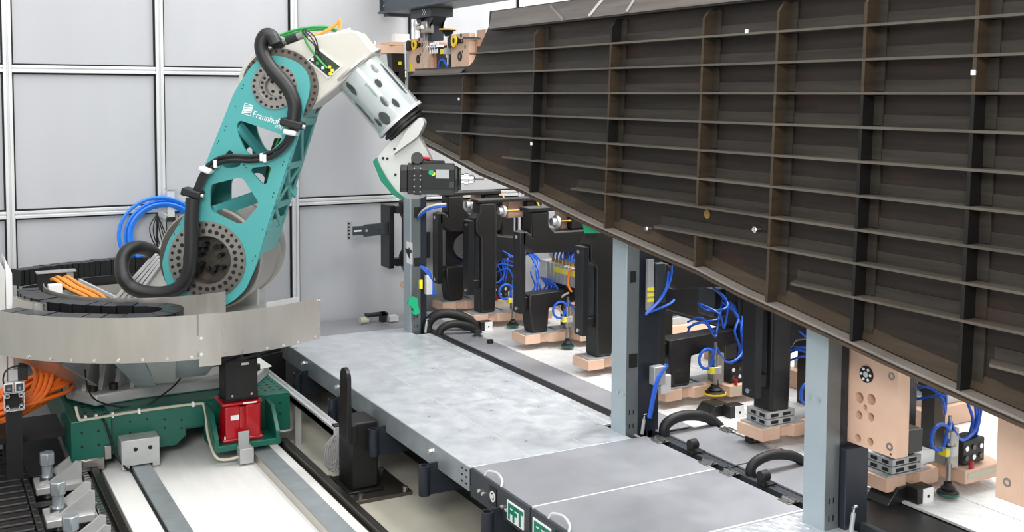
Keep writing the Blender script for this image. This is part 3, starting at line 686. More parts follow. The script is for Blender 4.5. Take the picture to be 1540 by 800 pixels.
# elbow joint
link('elbow_ring',MB().ring(J3-NR*.012,J3+NR*.05,.115,.172,48),'steel',rb)
h=MB(); disc_ring(h,J3-NR*.012,.155,22,.0115,.003); link('bolt_circle',h,'hole',rb,kind='stuff')
link('elbow_hub',MB().ring(J3-NR*.004,J3+NR*.12,.075,.115,40).cyl(J3+NR*.10,J3+NR*.12,.09,30),'steel',rb)
h=MB(); disc_ring(h,J3-NR*.004,.096,16,.0115,.003,.1)
for r,t in((.05,.6),(.05,2.4),(.05,4.0),(.05,5.2)):
    p=J3+NR*.1+EA*(r*math.cos(t))+UP*(r*math.sin(t)); h.cyl(p,p-NR*.03,.012,8)
link('bolt_circle',h,'hole',rb,kind='stuff')
link('elbow_bearing',MB().ring(J3+EA*.03+NR*.035,J3+EA*.03+NR*.07,.13,.288,56),'steeldark',rb)
h=MB(); disc_ring(h,J3+EA*.03+NR*.035,.268,34,.012,.003); link('bolt_circle',h,'hole',rb,kind='stuff')
link('elbow_bearing',MB().ring(J3+NR*.44,J3+NR*.5,.15,.30,48),'steeldark',rb)
# upper arm housing (between the cheeks)
HD=.26
arc=[]
c=A(413+8,130,HD)
for k in range(12):
    t=math.radians(255-k*12.5); arc.append(c+EA*(.325*math.cos(t))+UP*(.325*math.sin(t)))
hp=arc+[A(420,70,HD),A(462,56,HD),A(524,45,HD),A(536,46,HD),A(562,79,HD),A(507,131,HD),A(470,160,HD)]
link('upper_arm_housing',MB().prism(hp,NR*.40),'housing',rb,bevel=.014)
link('housing_edge_bar',MB().bar(A(416,80,HD-.02),A(528,45,HD-.02),.035,.02,NR),'alu',rb,bevel=.003)
ax0=A(535,103,.06); ax1=A(602,180,.06); axd=(ax1-ax0).normalized()
link('housing_flange',MB().cyl(ax0-axd*.004,ax0+axd*.018,.245,48),'alucast',rb,bevel=.003)
cy=link('clear_sleeve',MB().ring(ax0+axd*.012,ax1,.197,.204,48),'clear',rb)
# inner sheet sleeve with cut-outs
def sleeve(r,th,L0,L1,holes,n=64,m=22):
    u=axd.cross(Vector((0,0,1))).normalized(); w=u.cross(axd)
    if (u.dot(NR))>0: u=-u
    mb=MB(); 
    pt=lambda a,h,rr: ax0+axd*h+(u*math.cos(a)+w*math.sin(a))*rr
    for i in range(n):
        for k in range(m):
            a0=2*math.pi*i/n;a1=2*math.pi*(i+1)/n;h0=L0+(L1-L0)*k/m;h1=L0+(L1-L0)*(k+1)/m
            am=(a0+a1)/2; am=am if am<math.pi else am-2*math.pi; hm=(h0+h1)/2
            if any(((am-ha)/wa)**2+((hm-hh)/wh)**2<1 for ha,hh,wa,wh in holes): continue
            mb.add([pt(a0,h0,r),pt(a1,h0,r),pt(a1,h1,r),pt(a0,h1,r)],[(0,1,2,3)])
    return mb
LS=(ax1-ax0).length
holes=[(.62,.10,.16,.055),(.25,.30*LS/.5,.0,.1)]
holes=[(s*a,h*LS,wa,wh*LS) for s in(1,) for a,h,wa,wh in((.75,.22,.14,.09),(.42,.42,.13,.07),(.12,.68,.12,.09),(.42,.80,.11,.08),(-.35,.86,.22,.11),(-.72,.84,.11,.08),(-.62,.22,.13,.12),(-1.05,.60,.13,.22),(1.2,.5,.12,.3))]
sv=link('inner_sleeve',sleeve(.188,.003,.03,LS-.01,holes,144,64),'sleeve',rb)
link('wrist_core',MB().cyl(ax0,ax1,.14,24),'core',rb)
text_part('sleeve_lettering','Fraunhofer',.03,'greenfair',ax0+axd*(LS*.34)-NR*.2055+Vector((0,0,.02)),axd,(-axd.cross(NR)),rb)
link('sleeve_end',MB().ring(ax1-axd*.015,ax1+axd*.012,.12,.212,48),'alu',rb,bevel=.002)
link('wrist_bearing',MB().cyl(ax1+axd*.012,ax1+axd*.075,.165,40).cyl(ax1+axd*.03,ax1+axd*.05,.185,40),'black',rb,bevel=.003)
# wrist fork
q=lambda x,y:(550+x/5.928,170+y/5.928)
wf=[q(*p) for p in((195,285),(330,160),(480,38),(508,52),(528,85),(520,120),(470,215),(500,262),(540,330),(575,400),(600,500),(600,640),(545,735),(500,760),(440,768),(340,762),(250,690),(180,600),(120,480),(98,400))]
WD=.14
link('wrist_fork',MB().prism(roundpoly([A(u,v,WD) for u,v in wf],.03,3),NR*.14),'robotwhite',rb,bevel=.022,seg=3)
kn=[q(*p) for p in((300,370),(470,212),(505,150),(528,85),(500,45),(478,40),(330,165),(240,280))]
link('wrist_rib',MB().prism(roundpoly([A(u,v,WD+.05) for u,v in ((590,233),(629,205),(637,188),(638,183),(632,178),(612,195))],.02,3),NR*.06),'robotwhite',rb,bevel=.018,seg=3)
gf=[q(*p) for p in((62,432),(92,398),(125,478),(190,590),(262,690),(345,766),(300,766),(235,725),(130,600))]
link('wrist_fairing',MB().prism([A(u,v,WD+.045) for u,v in gf],NR*.22),'greenfair',rb,bevel=.004)
for x,y in((257,320),(155,402),(193,405),(265,548)):
    p=A(*q(x,y),WD+.001); link('screw',MB().cyl(p,p-NR*.006,.010,10),'hole',rb)
# controller board, connectors and loose cables on the housing
bp=[A(u,v,HD+.02) for u,v in((464,90),(480,76),(511,100),(494,115))]
bd=link('control_board',MB().prism(bp,NR*.015),'pcb',rb,smooth=False)
bq=[A(u,v,HD+.008) for u,v in((461,91),(481,73),(515,100),(494,119))]; link('board_carrier',MB().prism(bq,NR*.008),'alu',bd,smooth=False)
for k,(u,v,m) in enumerate(((474,88,'black'),(481,84,'blacksat'),(486,92,'black'),(478,95,'greencable'),(490,99,'black'),(496,101,'yellowlabel'),(500,106,'yellowlabel'),(493,108,'blacksat'),(497,111,'yellowlabel'),(486,102,'white'),(470,89,'white'))):
    p=A(u,v,HD+.022); link('board_component',MB().obox(p,EA*.011,UP*.011,NR*.010),m,bd,smooth=False)
pt=lambda l,d:[A(u,v,d) for u,v in l]
link('green_cable',MB().tube(pt([(455,44),(456,52),(462,66),(472,80),(482,92),(492,103)],HD+.05),.009,8,6),'greencable',rb)
link('green_cable',MB().tube(pt([(421,53),(445,45),(470,41),(492,41),(507,46)],HD-.1),.011,8,6),'greencable',rb)
link('green_cable',MB().tube(pt([(425,55),(450,48),(470,45),(490,44),(505,47)],HD-.14),.009,8,6),'greencable',rb)
link('orange_cable',MB().tube(pt([(468,53),(480,51),(495,44),(508,34),(511,30),(511,43)],HD-.06),.013,8,6),'orangelight',rb)
for l in([(455,44),(466,54),(474,66),(477,78)],[(457,43),(470,52),(476,62),(479,80)],[(454,46),(463,58),(473,68),(475,82)]): link('black_cable',MB().tube(pt(l,HD+.06),.005,6,6),'rubber',rb)
cn=link('cable_connector',MB().cyl(A(424,65,HD-.02),A(455,52,HD-.02),.028,16).cyl(A(452,54,HD-.02),A(461,50,HD-.02),.03,16),'steel',rb)
link('connector_sleeve',MB().cyl(A(431,62,HD-.02),A(447,55.5,HD-.02),.034,16),'blacksat',cn)
link('junction_body',MB().bar(A(412,73,HD-.01),A(426,62,HD-.01),.07,.09,NR),'black',rb,bevel=.006)
# dress pack hoses along the front cheek
DH=DF+.07
link('hose_upper',MB().tube(pt([(414,66),(408,54),(399,53),(393,66),(396,83),(408,103),(424,121),(436,138),(443,158),(442,175),(440,188)],DH),.052,16,6),'hose',rb)
link('hose_lower',MB().tube([A(236,384,-.02),A(222,375,.08),A(205,372,.22),A(190,379,.30),A(183,396,.36)]+pt([(185,415),(198,432),(222,440),(250,440),(272,430),(284,408),(288,375),(288,335),(290,298)],DH+.02),.054,16,6),'hose',rb)
for k,o in enumerate(((-4,-2),(0,-4),(3,1),(-1,3),(4,4))):
    l=[(440,188),(438,200),(430,215),(416,228),(398,236),(375,239),(350,238),(330,241),(315,251),(305,266),(299,280),(293,296)]
    link('dress_cable',MB().tube([A(u+o[0]*.8,v+o[1],DH-.015+.006*(k%2)) for u,v in l],.013,8,5),'blacksat',rb)
for u,v,a,m,hw,nm in((440,186,.25,'black',.085,'hose_clamp'),(290,290,.25,'black',.075,'hose_clamp'),(438,199,.2,'cablewhite',.05,'cable_strap'),(311,255,.35,'cablewhite',.045,'cable_strap')):
    p=A(u,v,DH-.005); e=(EA*math.cos(a)-UP*math.sin(a)); w=EA*math.sin(a)+UP*math.cos(a)
    hh=.03 if m=='black' else .02
    cl=link(nm,MB().obox(p,e*hw,w*hh,NR*.065),m,rb,bevel=.012)
    if m=='black': link('clamp_bolt',MB().cyl(p+e*hw-NR*.03,p+e*(hw+.02)-NR*.03,.018,12),'chrome',cl)
for u,v in((326,246),(395,236),(400,238)): 
    p=A(u,v,DH-.03); link('cable_tie',MB().obox(p,EA*.012,UP*.03,NR*.045),'cablewhite',rb,bevel=.004)
link('orange_cable',MB().tube(pt([(373,108),(376,97),(384,88),(393,82)],.2),.02,8,6),'orangelight',rb)
# rear coolant lines inside the arm
for k in range(3): link('inner_line',MB().tube([A(415+k*4,208,.1),A(405+k*4,240,.1),A(398+k*4,280,.1),A(390+k*3,320,.1)],.011,8,4),('rubber','greencable','rubber')[k],rb)
# lettering on the cheek
tx=(A(434,187,DF)-A(381,170,DF)).normalized(); ty=-tx.cross(NR); ty=ty if ty.z>0 else -ty
text_part('lettering','Fraunhofer',.072,'white',A(379.0,175.5,DF)-NR*.001,tx,ty,rb,xs=.80)
text_part('lettering','IFAM',.034,'white',A(413.5,192.0,DF)-NR*.001,tx,ty,rb)
o=A(372,166,DF)-NR*.002; lg=MB()
for k in range(5):
    a=o-tx*.032+ty*(-.03+.013*k); lg.prism([a,a+tx*.02+ty*.004,a+tx*.064+ty*.022,a+tx*.064+ty*.030,a+tx*.02+ty*.012,a+ty*.008],NR*.002)
link('logo_stripes',lg,'white',rb,smooth=False)
lf=MB()
for (x0,y0,x1,y1) in((-.035,-.035,.035,-.031),(-.035,.045,.035,.049),(-.035,-.035,-.032,.049),(.032,-.035,.035,.049)):
    lf.prism([o+tx*x0+ty*y0,o+tx*x1+ty*y0,o+tx*x1+ty*y1,o+tx*x0+ty*y1],NR*.002)
link('logo_frame',lf,'white',rb,smooth=False)
h=MB()
for u,v in((366,128),(364,133),(340,190),(338,196),(329,212),(327,216),(367,248),(370,252),(427,243),(425,248),(412,290),(410,296),(395,345),(384,385),(380,392),(262,352),(270,338),(354,160)):
    p=A(u,v,DF); h.cyl(p,p-NR*.002,.005,6)
link('small_holes',h,'hole',rb,kind='stuff')
link('black_cable',MB().tube([onY(u,v,y) for u,v,y in((128,556,8.0),(131,578,8.05),(142,600,8.08),(175,611,8.1),(215,611,8.1),(240,597,8.12),(262,580,8.2),(274,566,8.2),(288,552,8.1))],.006,6,6),'rubber',rb)
# ================================================================ milling spindle
sp0=A(602,268,.36); sx=(A(690,270,.36)-sp0); 
sd=(sx.normalized()+NR*.12).normalized(); L=sx.length
sp=thing('milling_spindle',tuple(sp0+sd*L*.5-UP*.12),'black milling spindle with a thin bit, held by the robot wrist','spindle')
su=UP; sn=sd.cross(su).normalized(); su=sn.cross(sd).normalized()
SP=lambda a,b,c: sp0+sd*a+sn*b+su*c
sgn = 1 if sn.dot(NR)<0 else -1
sn=sn*sgn
def octp(w,h,c,a): return [SP(a,x,z) for x,z in((-w,-h+c),(-w+c,-h),(w-c,-h),(w,-h+c),(w,h-c),(w-c,h),(-w+c,h),(-w,h-c))]
link('body',MB().prism(octp(.105,.115,.04,.055),sd*(L-.09)),'blacksat',sp,bevel=.004)
link('rear_cap',MB().prism(octp(.095,.10,.03,0),sd*.055),'black',sp,bevel=.006)
link('top_rail',MB().obox(SP(L*.47,-.02,.12),sd*L*.28,sn*.06,su*.014),'black',sp,bevel=.003)
link('mount_plate',MB().obox(SP(L*.45,-.13,0),sd*L*.22,sn*.03,su*.10),'black',sp,bevel=.006)
link('clamp_band',MB().prism(octp(.109,.119,.04,.10),sd*.06),'black',sp,bevel=.003)
h=MB()
for a in(.105,.15):
    for c in(-.05,.0,.03,.085,-.09): h.cyl(SP(a,.104,c),SP(a,.116,c),.006,8)
link('screws',h,'chrome',sp,kind='stuff')
link('front_ring',MB().lathe(SP(L-.045,0,0),sd,[(0,.10),(.03,.10),(.045,.085),(.06,.085)],36),'black',sp)
link('collet',MB().lathe(SP(L+.01,0,0),sd,[(0,.035),(.03,.035),(.03,.045),(.06,.045),(.065,.034),(.10,.034),(.105,.022),(.115,.012)],20),'chrome',sp)
link('milling_bit',MB().cyl(SP(L+.115,0,0),SP(L+.19,0,0),.007,8),'steeldark',sp)
link('nameplate',MB().obox(SP(L*.71,.1055,.045),sd*.05,sn*.001,su*.033),'zincplain',sp,smooth=False)
link('green_dot',MB().cyl(SP(L*.52,.105,.055),SP(L*.52,.107,.055),.02,16),'greenplastic',sp)
link('yellow_dot',MB().cyl(SP(L*.555,.105,.045),SP(L*.555,.1065,.045),.016,16),'yellowlabel',sp)
link('small_label',MB().obox(SP(L*.87,.1055,-.035),sd*.018,sn*.001,su*.022),'anthra',sp,smooth=False)
link('cable_inlet',MB().cyl(SP(L*.28,-.03,.13),SP(L*.28,.07,.16),.045,18),'black',sp)
link('red_plug',MB().cyl(SP(L*.36,0,.155),SP(L*.5,0,.15),.017,10),'red',sp)
# ================================================================ ring shaped cable guide round the robot base
RX,RY=1.78,8.83; RC=(RX,RY); D=math.radians
gr=thing('cable_guide_ring',(RX,RY,1.0),'wide aluminium ring trough carrying a black cable chain around the robot base','cable guide')
def sheet(a0,a1,r,z0,z1,n=30,name='outer_sheet',m='alusheet',th=.006): return link(name,MB().arc(RC,r,r+th,z0,z1,D(a0),D(a1),n),m,gr)
s1=sheet(-158,-95.6,1.49,1.015,1.32,50)
s2=sheet(-95.2,-89.6,1.50,.965,1.325,6)
s3=sheet(-89.9,-57.9,1.49,1.015,1.32,24)
rv=MB()
for a in(-140,-133,-127,-121,-115,-109,-103,-97): t=D(a); p=Vector((RX+1.497*math.cos(t),RY+1.497*math.sin(t),1.035)); rv.cyl(p,p+Vector((math.cos(t),math.sin(t),0))*.006,.011,8)
for a,z in((-94.6,1.16),(-94.6,1.05),(-88.5,1.05),(-84,1.035),(-77,1.035),(-72,1.035),(-67,1.035),(-60.5,1.04),(-58.4,1.30),(-58.4,1.10),(-88.8,1.2)):
    t=D(a); p=Vector((RX+1.5*math.cos(t),RY+1.5*math.sin(t),z)); rv.cyl(p,p+Vector((math.cos(t),math.sin(t),0))*.007,.011,8)
link('rivets',rv,'chrome',gr,kind='stuff')
link('trough_floor',MB().arc(RC,.80,1.49,1.015,1.03,D(-158),D(-58),60),'alucast',gr)
link('trough_floor',MB().arc(RC,.80,1.10,1.015,1.03,D(84),D(202),30),'alucast',gr)
# inner drum sheet, a shallow spiral
vs=[];fs=[];n=50
for k in range(n+1):
    a=D(168-(168+74)*k/n*1.0) if False else D(168+(286-168)*k/n); r=.95-.14*k/n
    for z in(1.03,1.335):
        for q in(0,.006): vs.append((RX+(r+q)*math.cos(a),RY+(r+q)*math.sin(a),z))
for k in range(n):
    i=4*k;j=i+4
    for a,b in((0,1),(1,3),(3,2),(2,0)): fs.append((i+a,i+b,j+b,j+a))
link('inner_sheet',MB().add(vs,fs),'alusheet',gr)
sheet(190,208,1.175,1.08,1.325,12,'middle_sheet','alusheet')
sheet(191,212,1.20,1.16,1.325,8,'middle_sheet','alusheet')
sheet(-74,-62,1.37,1.22,1.33,5,'rear_sheet','alu')
# chain: outer run, U-turn, inner run, rear run; each link a part
def clink(a0,a1,r0,r1,z0=1.19,z1=1.318):
    g=D(.18); link('chain_link',MB().arc(RC,r0,r1,z0,z1+random.uniform(-.003,.003),D(a0)+g,D(a1)-g,3),'blacksat',gr,smooth=False)
a=-152
while a<-106: clink(a,a+5.4,1.335,1.475); a+=5.4
a=172
while a<247: r=1.13-.0009*(a-172); clink(a,a+6,r-.15,r); a+=6
uc=(RX+1.215*math.cos(D(-110.5)),RY+1.215*math.sin(D(-110.5)))
for k in range(6):
    t0=D(-110.5)+math.pi/6*k; 
    link('chain_link',MB().arc(uc,.12,.262,1.19,1.318,t0+.02,t0+math.pi/6-.02,3),'blacksat',gr,smooth=False)
link('chain_side',MB().arc(RC,1.315,1.335,1.04,1.30,D(-152),D(-108),30),'rubber',gr)
link('chain_side',MB().arc(RC,1.0,1.10,1.04,1.25,D(205),D(250),20),'rubber',gr)
bk=catmull([Vector(p) for p in((.66,9.66,0),(.88,9.78,0),(1.11,9.86,0),(1.35,9.92,0),(1.6,9.95,0),(1.9,9.96,0),(2.2,9.93,0))],5)
for i in range(len(bk)-1):
    a_,b_=bk[i],bk[i+1]; dd=(b_-a_).normalized(); nn=Vector((dd.y,-dd.x,0)); e=.004
    q=[a_+dd*e,b_-dd*e,b_-dd*e+nn*.13,a_+dd*e+nn*.13]; link('chain_link',MB().prism([p+UP*1.24 for p in q],(0,0,.13+random.uniform(-.003,.003))),'blacksat',gr,smooth=False)
for (o_,z0,z1,mm,nm) in((.15,1.10,1.24,'black','rear_sheet'),(.20,1.04,1.17,'alusheet','rear_sheet')):
    vs=[];fs=[]
    for i,p in enumerate(bk):
        dd=(bk[min(i+1,len(bk)-1)]-bk[max(i-1,0)]).normalized(); nn=Vector((dd.y,-dd.x,0))
        for z in(z0,z1):
            for w_ in(0,.006): vs.append(p+nn*(o_+w_)+UP*z)
    for i in range(len(bk)-1):
        k=4*i;j=k+4
        for a_,b_ in((0,1),(1,3),(3,2),(2,0)): fs.append((k+a_,k+b_,j+b_,j+a_))
    link(nm,MB().add(vs,fs),mm,gr)
# details in the trough
p=onZ(60,470,1.32)
t=math.atan2(p.y-RY,p.x-RX)
link('clear_stop',MB().box(p.x-.045,p.x+.045,p.y-.01,p.y+.035,1.22,1.39),'clear',gr,bevel=.012)
a=onZ(62,438,1.34);b=onZ(90,412,1.34)
cb=link('cable_bracket',MB().box(b.x-.17,b.x+.03,b.y-.03,b.y+.03,1.22,1.36),'black',gr,bevel=.004)
link('bracket_plate',MB().box(b.x-.18,b.x+.12,b.y-.06,b.y+.06,1.36,1.368),'zincplain',cb)
link('bracket_post',MB().box(b.x+.05,b.x+.10,b.y-.03,b.y-.02,1.1,1.36),'zincplain',cb)
for k in range(4):
    q0=Vector((b.x-.07+.034*k,b.y-.05,1.31+.012*(k%2))); link('orange_cable',MB().tube([q0,q0+Vector((.02,-.09,.01)),q0+Vector((.10,-.25,-.04)),q0+Vector((.22,-.42,-.10)),q0+Vector((.3,-.6,-.2))],.013,8,5),'orangelight',gr)
link('brown_profile',MB().bar((b.x+.1,b.y-.05,1.24),(b.x+.42,b.y-.5,1.08),.14,.04),'brownedge',gr)
link('brown_profile_edge',MB().bar((b.x+.14,b.y-.03,1.27),(b.x+.48,b.y-.44,1.10),.02,.05),'alu',gr)
link('white_block',MB().box(b.x-.12,b.x-.02,b.y-.34,b.y-.26,1.2,1.31),'white',gr,bevel=.004)
# brackets under the ring
def cone(a0,a1,r0,z0,r1,z1,m):
    q=[]
    for a in(a0,a1):
        for r,z in((r0,z0),(r1,z1)): q.append(Vector((RX+r*math.cos(D(a)),RY+r*math.sin(D(a)),z)))
    link('hopper_plate',MB().prism([q[0],q[2],q[3],q[1]],UP*.008),m,gr,smooth=False)
cone(-117,-109,1.44,1.008,.95,.71,'zinc'); cone(-108.7,-101,1.44,1.008,.95,.73,'zincplain'); cone(-100.7,-88,1.42,1.008,.95,.76,'zinc')
cone(-87.7,-76,1.46,1.008,.98,.82,'black'); cone(-75.7,-66,1.46,1.008,.98,.82,'black'); cone(-65.7,-59,1.46,1.008,.98,.85,'black')
cone(-150,-133,1.46,1.008,1.0,.72,'alusheet')
for a in(-72,-84):
    t=D(a);e=Vector((math.cos(t),math.sin(t),0)); o=Vector((RX,RY,0))
    link('radial_bracket',MB().prism([o+e*1.47+UP*1.012,o+e*.78+UP*1.012,o+e*.72+UP*.80,o+e*.85+UP*.80,o+e*1.47+UP*.99],Vector((-e.y,e.x,0))*.02),'black',gr,smooth=False)
    link('bracket_flange',MB().prism([o+e*1.47+UP*.99,o+e*.85+UP*.80,o+e*.85+UP*.795,o+e*1.47+UP*.985],Vector((-e.y,e.x,0))*.14),'black',gr,smooth=False)
# ================================================================ left side: cabinet, profile, cable coil
cb=thing('control_cabinet',(.33,8.95,0),'white slant-topped cabinet at the left edge, behind the ring trough','cabinet')
link('body',MB().prism([(-.3,8.75,.0),(.56,8.75,.0),(.56,8.75,1.50),(.50,8.75,1.62),(-.3,8.75,1.62)],(0,.4,0)),'robotwhite',cb,bevel=.006)
link('side_panel',MB().prism([(.565,8.77,.55),(.61,8.77,.55),(.61,8.77,1.47),(.565,8.77,1.58)],(0,.36,0)),'white',cb,bevel=.008)
link('green_stripe',MB().box(-.3,.505,8.744,8.75,.70,.95),'greenplastic',cb,smooth=False)
ps=thing('profile_stand',(.55,8.0,.0),'aluminium profile with open square end beside the orange cable coil','profile')
cxp,czp,w=.551,.703,.0635
m=MB()
for sx_ in(-1,1):
    for sz_ in(-1,1):
        for (a,b,c,d) in((.62,1,.92,1),(.92,1,.62,1),(.25,.55,.92,1),(.92,1,.25,.55),(.45,.9,.45,.52),(.45,.52,.45,.9),(.83,.9,.45,.9),(.45,.9,.83,.9),(.0,.3,.93,1),(.93,1,.0,.3)):
            x0,x1=sorted((cxp+sx_*a*w,cxp+sx_*b*w)); z0,z1=sorted((czp+sz_*c*w,czp+sz_*d*w)); m.box(x0,x1,8.0,8.11,z0,z1)
link('profile_beam',m,'alu',ps,smooth=False,kind='stuff'); link('profile_core',MB().box(cxp-.05,cxp+.05,8.05,8.1,czp-.05,czp+.05),'hole',ps)
for k in(-1,1):
    x=cxp+k*.034; f=link('angle_bracket',MB().box(x-.030,x+.030,7.985,8.05,.772,.838),'alu',ps,bevel=.004)
    link('bracket_recess',MB().box(x-.022,x+.022,7.982,7.987,.78,.83),'anthra',f,smooth=False)
    link('bracket_screw',MB().cyl((x,7.984,.802),(x,7.971,.802),.011,10),'chrome',f)
link('sensor_block',MB().box(.58,.64,8.02,8.09,.84,.93),'black',ps,bevel=.003)
link('connector_plate',MB().box(.525,.58,8.03,8.06,.84,.92),'zincplain',ps,bevel=.003)
link('black_cable',MB().tube([(.497,8.0,.81),(.485,8.0,.87),(.51,8.0,.93),(.58,8.02,.945),(.64,8.04,.935)],.006,6,6),'rubber',ps)
link('stand_leg',MB().box(.50,.60,8.03,8.1,.0,.64),'black',ps)
oc=thing('orange_cable_coil',(.6,8.43,.0),'coil of thick orange cables heaped left of the green carriage','cable coil')
rr=random.Random(11)
for k in range(15):
    R=.26+.022*(k%6)+rr.uniform(-.01,.01); zz=.50+.03*(k//5)+.012*(k%5); pts=[]
    for j in range(22):
        t=2*math.pi*j/22; pts.append((.61+R*.95*math.cos(t)+rr.uniform(-.006,.006),8.43+R*.68*math.sin(t),zz+.06+.10*math.cos(t)+.03*math.sin(2*t+k)))
    link('cable_loop',MB().tube(pts,.0155,8,3,closed=True),'orange',oc)
for k in range(4):
    x=.68+.035*k; link('cable_tail',MB().tube([(x+.02,8.34,.86),(x+.03,8.24,.80),(x-.02,8.19,.69),(x-.12,8.20,.60),(x-.2,8.3,.53)],.0155,8,6),'orange',oc)
link('coil_tray',MB().box(.3,.88,8.2,8.68,.36,.40),'black',oc)
link('tray_leg',MB().box(.5,.6,8.4,8.5,.018,.36),'black',oc)
# blue hose coil on the wall post
bc=thing('blue_hose_coil',(1.93,9.9,1.3),'bright blue hose coil hung on an aluminium holder at the panelled wall','hose coil')
for k in range(8):
    R=.235+.011*k+rr.uniform(-.004,.004); pts=[]
    for j in range(20):
        t=2*math.pi*j/20; pts.append((1.925-.035*(k>5)+R*1.12*math.cos(t),9.94-.012*(k%4),1.55+R*1.05*math.sin(t)+ (0 if k<6 else .01)))
    link('hose_loop',MB().tube(pts,.0115,8,3,closed=True),'bluelight',bc)
for k in range(6):
    x=1.80+.03*k; link('black_cable',MB().tube([(1.87,9.90,1.74),(x,9.88,1.62-.02*k),(x+.05,9.88,1.46-.02*k),(1.98+.01*k,9.88,1.40+.01*k),(2.08,9.89,1.52),(2.05,9.9,1.72)],.005,6,5),'rubber',bc)
link('holder_profile',MB().box(1.965,2.03,9.93,9.99,1.70,1.945),'alu',bc,bevel=.004)
link('holder_cap',MB().box(1.955,2.05,9.92,10.0,1.945,1.953),'zincplain',bc); link('holder_foot',MB().box(1.962,2.033,9.925,9.995,1.66,1.70),'black',bc)
link('holder_bracket',MB().bar((1.90,9.96,1.74),(1.96,9.93,1.70),.03,.05),'zincplain',bc,bevel=.003)
# ================================================================ pedestal between track and platform, profile beam, wire bundle
pd=thing('pedestal',(2.7,7.1,0),'black box pedestal with an upright round-topped tongue, in front of the platform','pedestal')
link('base_plate',MB().box(2.53,3.0,6.86,7.40,0,.028),'steeldark',pd,bevel=.004)
link('column_box',MB().box(2.60,2.80,7.0,7.26,.05,.525),'black',pd,bevel=.014)
link('foot_flange',MB().box(2.57,2.83,6.97,7.29,.028,.05),'black',pd,bevel=.006)
tg=[(2.548,6.93,.42),(2.548,7.08,.42),(2.548,7.08,.85)]+[(2.548,7.005+.075*math.cos(t),.85+.075*math.sin(t)) for t in [math.pi*k/10 for k in range(1,10)]]+[(2.548,6.93,.85)]
tp=link('tongue_plate',MB().prism(tg,(.03,0,0)),'blacksat',pd,bevel=.003)
link('tongue_hole',MB().cyl((2.546,7.005,.83),(2.548,7.005,.83),.014,12),'hole',tp); link('tongue_slot',MB().box(2.546,2.548,6.96,7.02,.43,.50),'hole',tp)
link('tongue_arm',MB().box(2.575,2.62,6.95,7.09,.40,.52),'black',pd)
for x,y in((2.56,7.34),(2.96,7.34),(2.96,6.9),(2.56,6.9),(2.63,6.9)): link('anchor_bolt',MB().cyl((x,y,.028),(x,y,.055),.02,6),'steel',pd)
pb=thing('profile_beam',(2.6,8,0),'long aluminium profile on legs beside the platform brackets','profile')
link('beam',MB().box(2.60,2.625,7.36,9.8,.33,.40).box(2.645,2.67,7.36,9.8,.33,.40).box(2.60,2.67,7.36,9.8,.33,.385),'alu',pb,bevel=.004,kind='stuff')
link('end_cap',MB().box(2.597,2.673,7.34,7.36,.327,.403),'alucast',pb,bevel=.004); link('black_clip',MB().box(2.605,2.665,7.35,7.42,.40,.415),'black',pb,bevel=.006)
link('beam_leg',MB().box(2.61,2.66,9.3,9.36,0,.33),'alu',pb)
link('beam_leg',MB().box(2.61,2.66,8.3,8.36,0,.33),'alu',pb)
wbun=thing('wire_bundle',(2.6,7.32,.1),'bundle of looped grey wires hanging from the profile end','wire bundle')
for k in range(14):
    a=rr.uniform(-.09,.09); b=rr.uniform(.02,.09); h=rr.uniform(.18,.25)
    link('wire_loop',MB().tube([(2.635+a*.2,7.335,.375),(2.635+a-.02,7.31,.30),(2.63+a-.03,7.30,.375-h),(2.63+a+b*.4,7.29,.36-h),(2.635+a+b*.7,7.30,.30),(2.635+a*.2+.02,7.33,.37)],.0045,6,6),'greycable',wbun)
link('wire_tail',MB().tube([(2.64,7.33,.38),(2.72,7.28,.32),(2.76,7.25,.22),(2.72,7.25,.15),(2.66,7.26,.15)],.006,6,6),'greycable',wbun)
# ================================================================ overhead beam, hanger, boards
ob=thing('overhead_beam',(4.1,7,3.58),'dark blue-grey steel beam overhead, above the upper tooling boards','beam')
link('beam_web',MB().box(4.0,4.02,4.0,9.87,3.60,4.1),'beamblue',ob); link('beam_web',MB().box(4.26,4.28,4.0,9.87,3.60,4.1),'beamblue',ob)
link('lower_flange',MB().box(3.96,4.32,4.0,9.88,3.585,3.605),'beamblue',ob,bevel=.003)
link('end_plate',MB().box(3.98,4.30,9.86,9.88,3.6,4.1),'anthra',ob)
link('end_tab',MB().box(4.02,4.25,9.75,9.87,3.56,3.585),'anthra',ob)
for z in(3.66,3.72,3.78,3.84): link('bolt',MB().cyl((4.0,9.80,z),(3.992,9.80,z),.009,8),'chrome',ob)
hg=thing('hanging_bracket',(4.15,9.0,3.3),'black hanger with V-shaped braces under the overhead beam','bracket')
link('mount_box',MB().box(4.06,4.28,8.86,9.32,3.505,3.585),'anthra',hg,bevel=.004)
for dz,dy in((.03,9.02),(.05,9.0),(.01,9.0),(.03,8.98),(.05,9.04),(.01,9.04)): link('hole',MB().box(4.057,4.06,dy-.006,dy+.006,3.52+dz-.006,3.52+dz+.006),'white',hg,smooth=False)
for y0,y1 in((9.28,9.10),(8.88,9.0)): link('brace',MB().prism([(4.10,y0,3.505),(4.10,y0-.10 if y0>9.1 else y0+.10,3.505),(4.10,y1,3.36),(4.10,y1+.08,3.36)],(.12,0,0)),'anthra',hg,smooth=False)
link('hanger_post',MB().box(4.12,4.24,8.98,9.14,3.30,3.505),'darknavy',hg); link('side_post',MB().box(4.2,4.22,9.38,9.42,3.33,3.505),'anthra',hg)
link('clip',MB().box(4.08,4.10,9.20,9.26,3.40,3.46),'white',hg,bevel=.003); link('valve',MB().lathe((4.09,9.06,3.47),(0,0,-1),[(0,.02),(.1,.02),(.12,.012),(.16,.012)],12),'steel',hg)
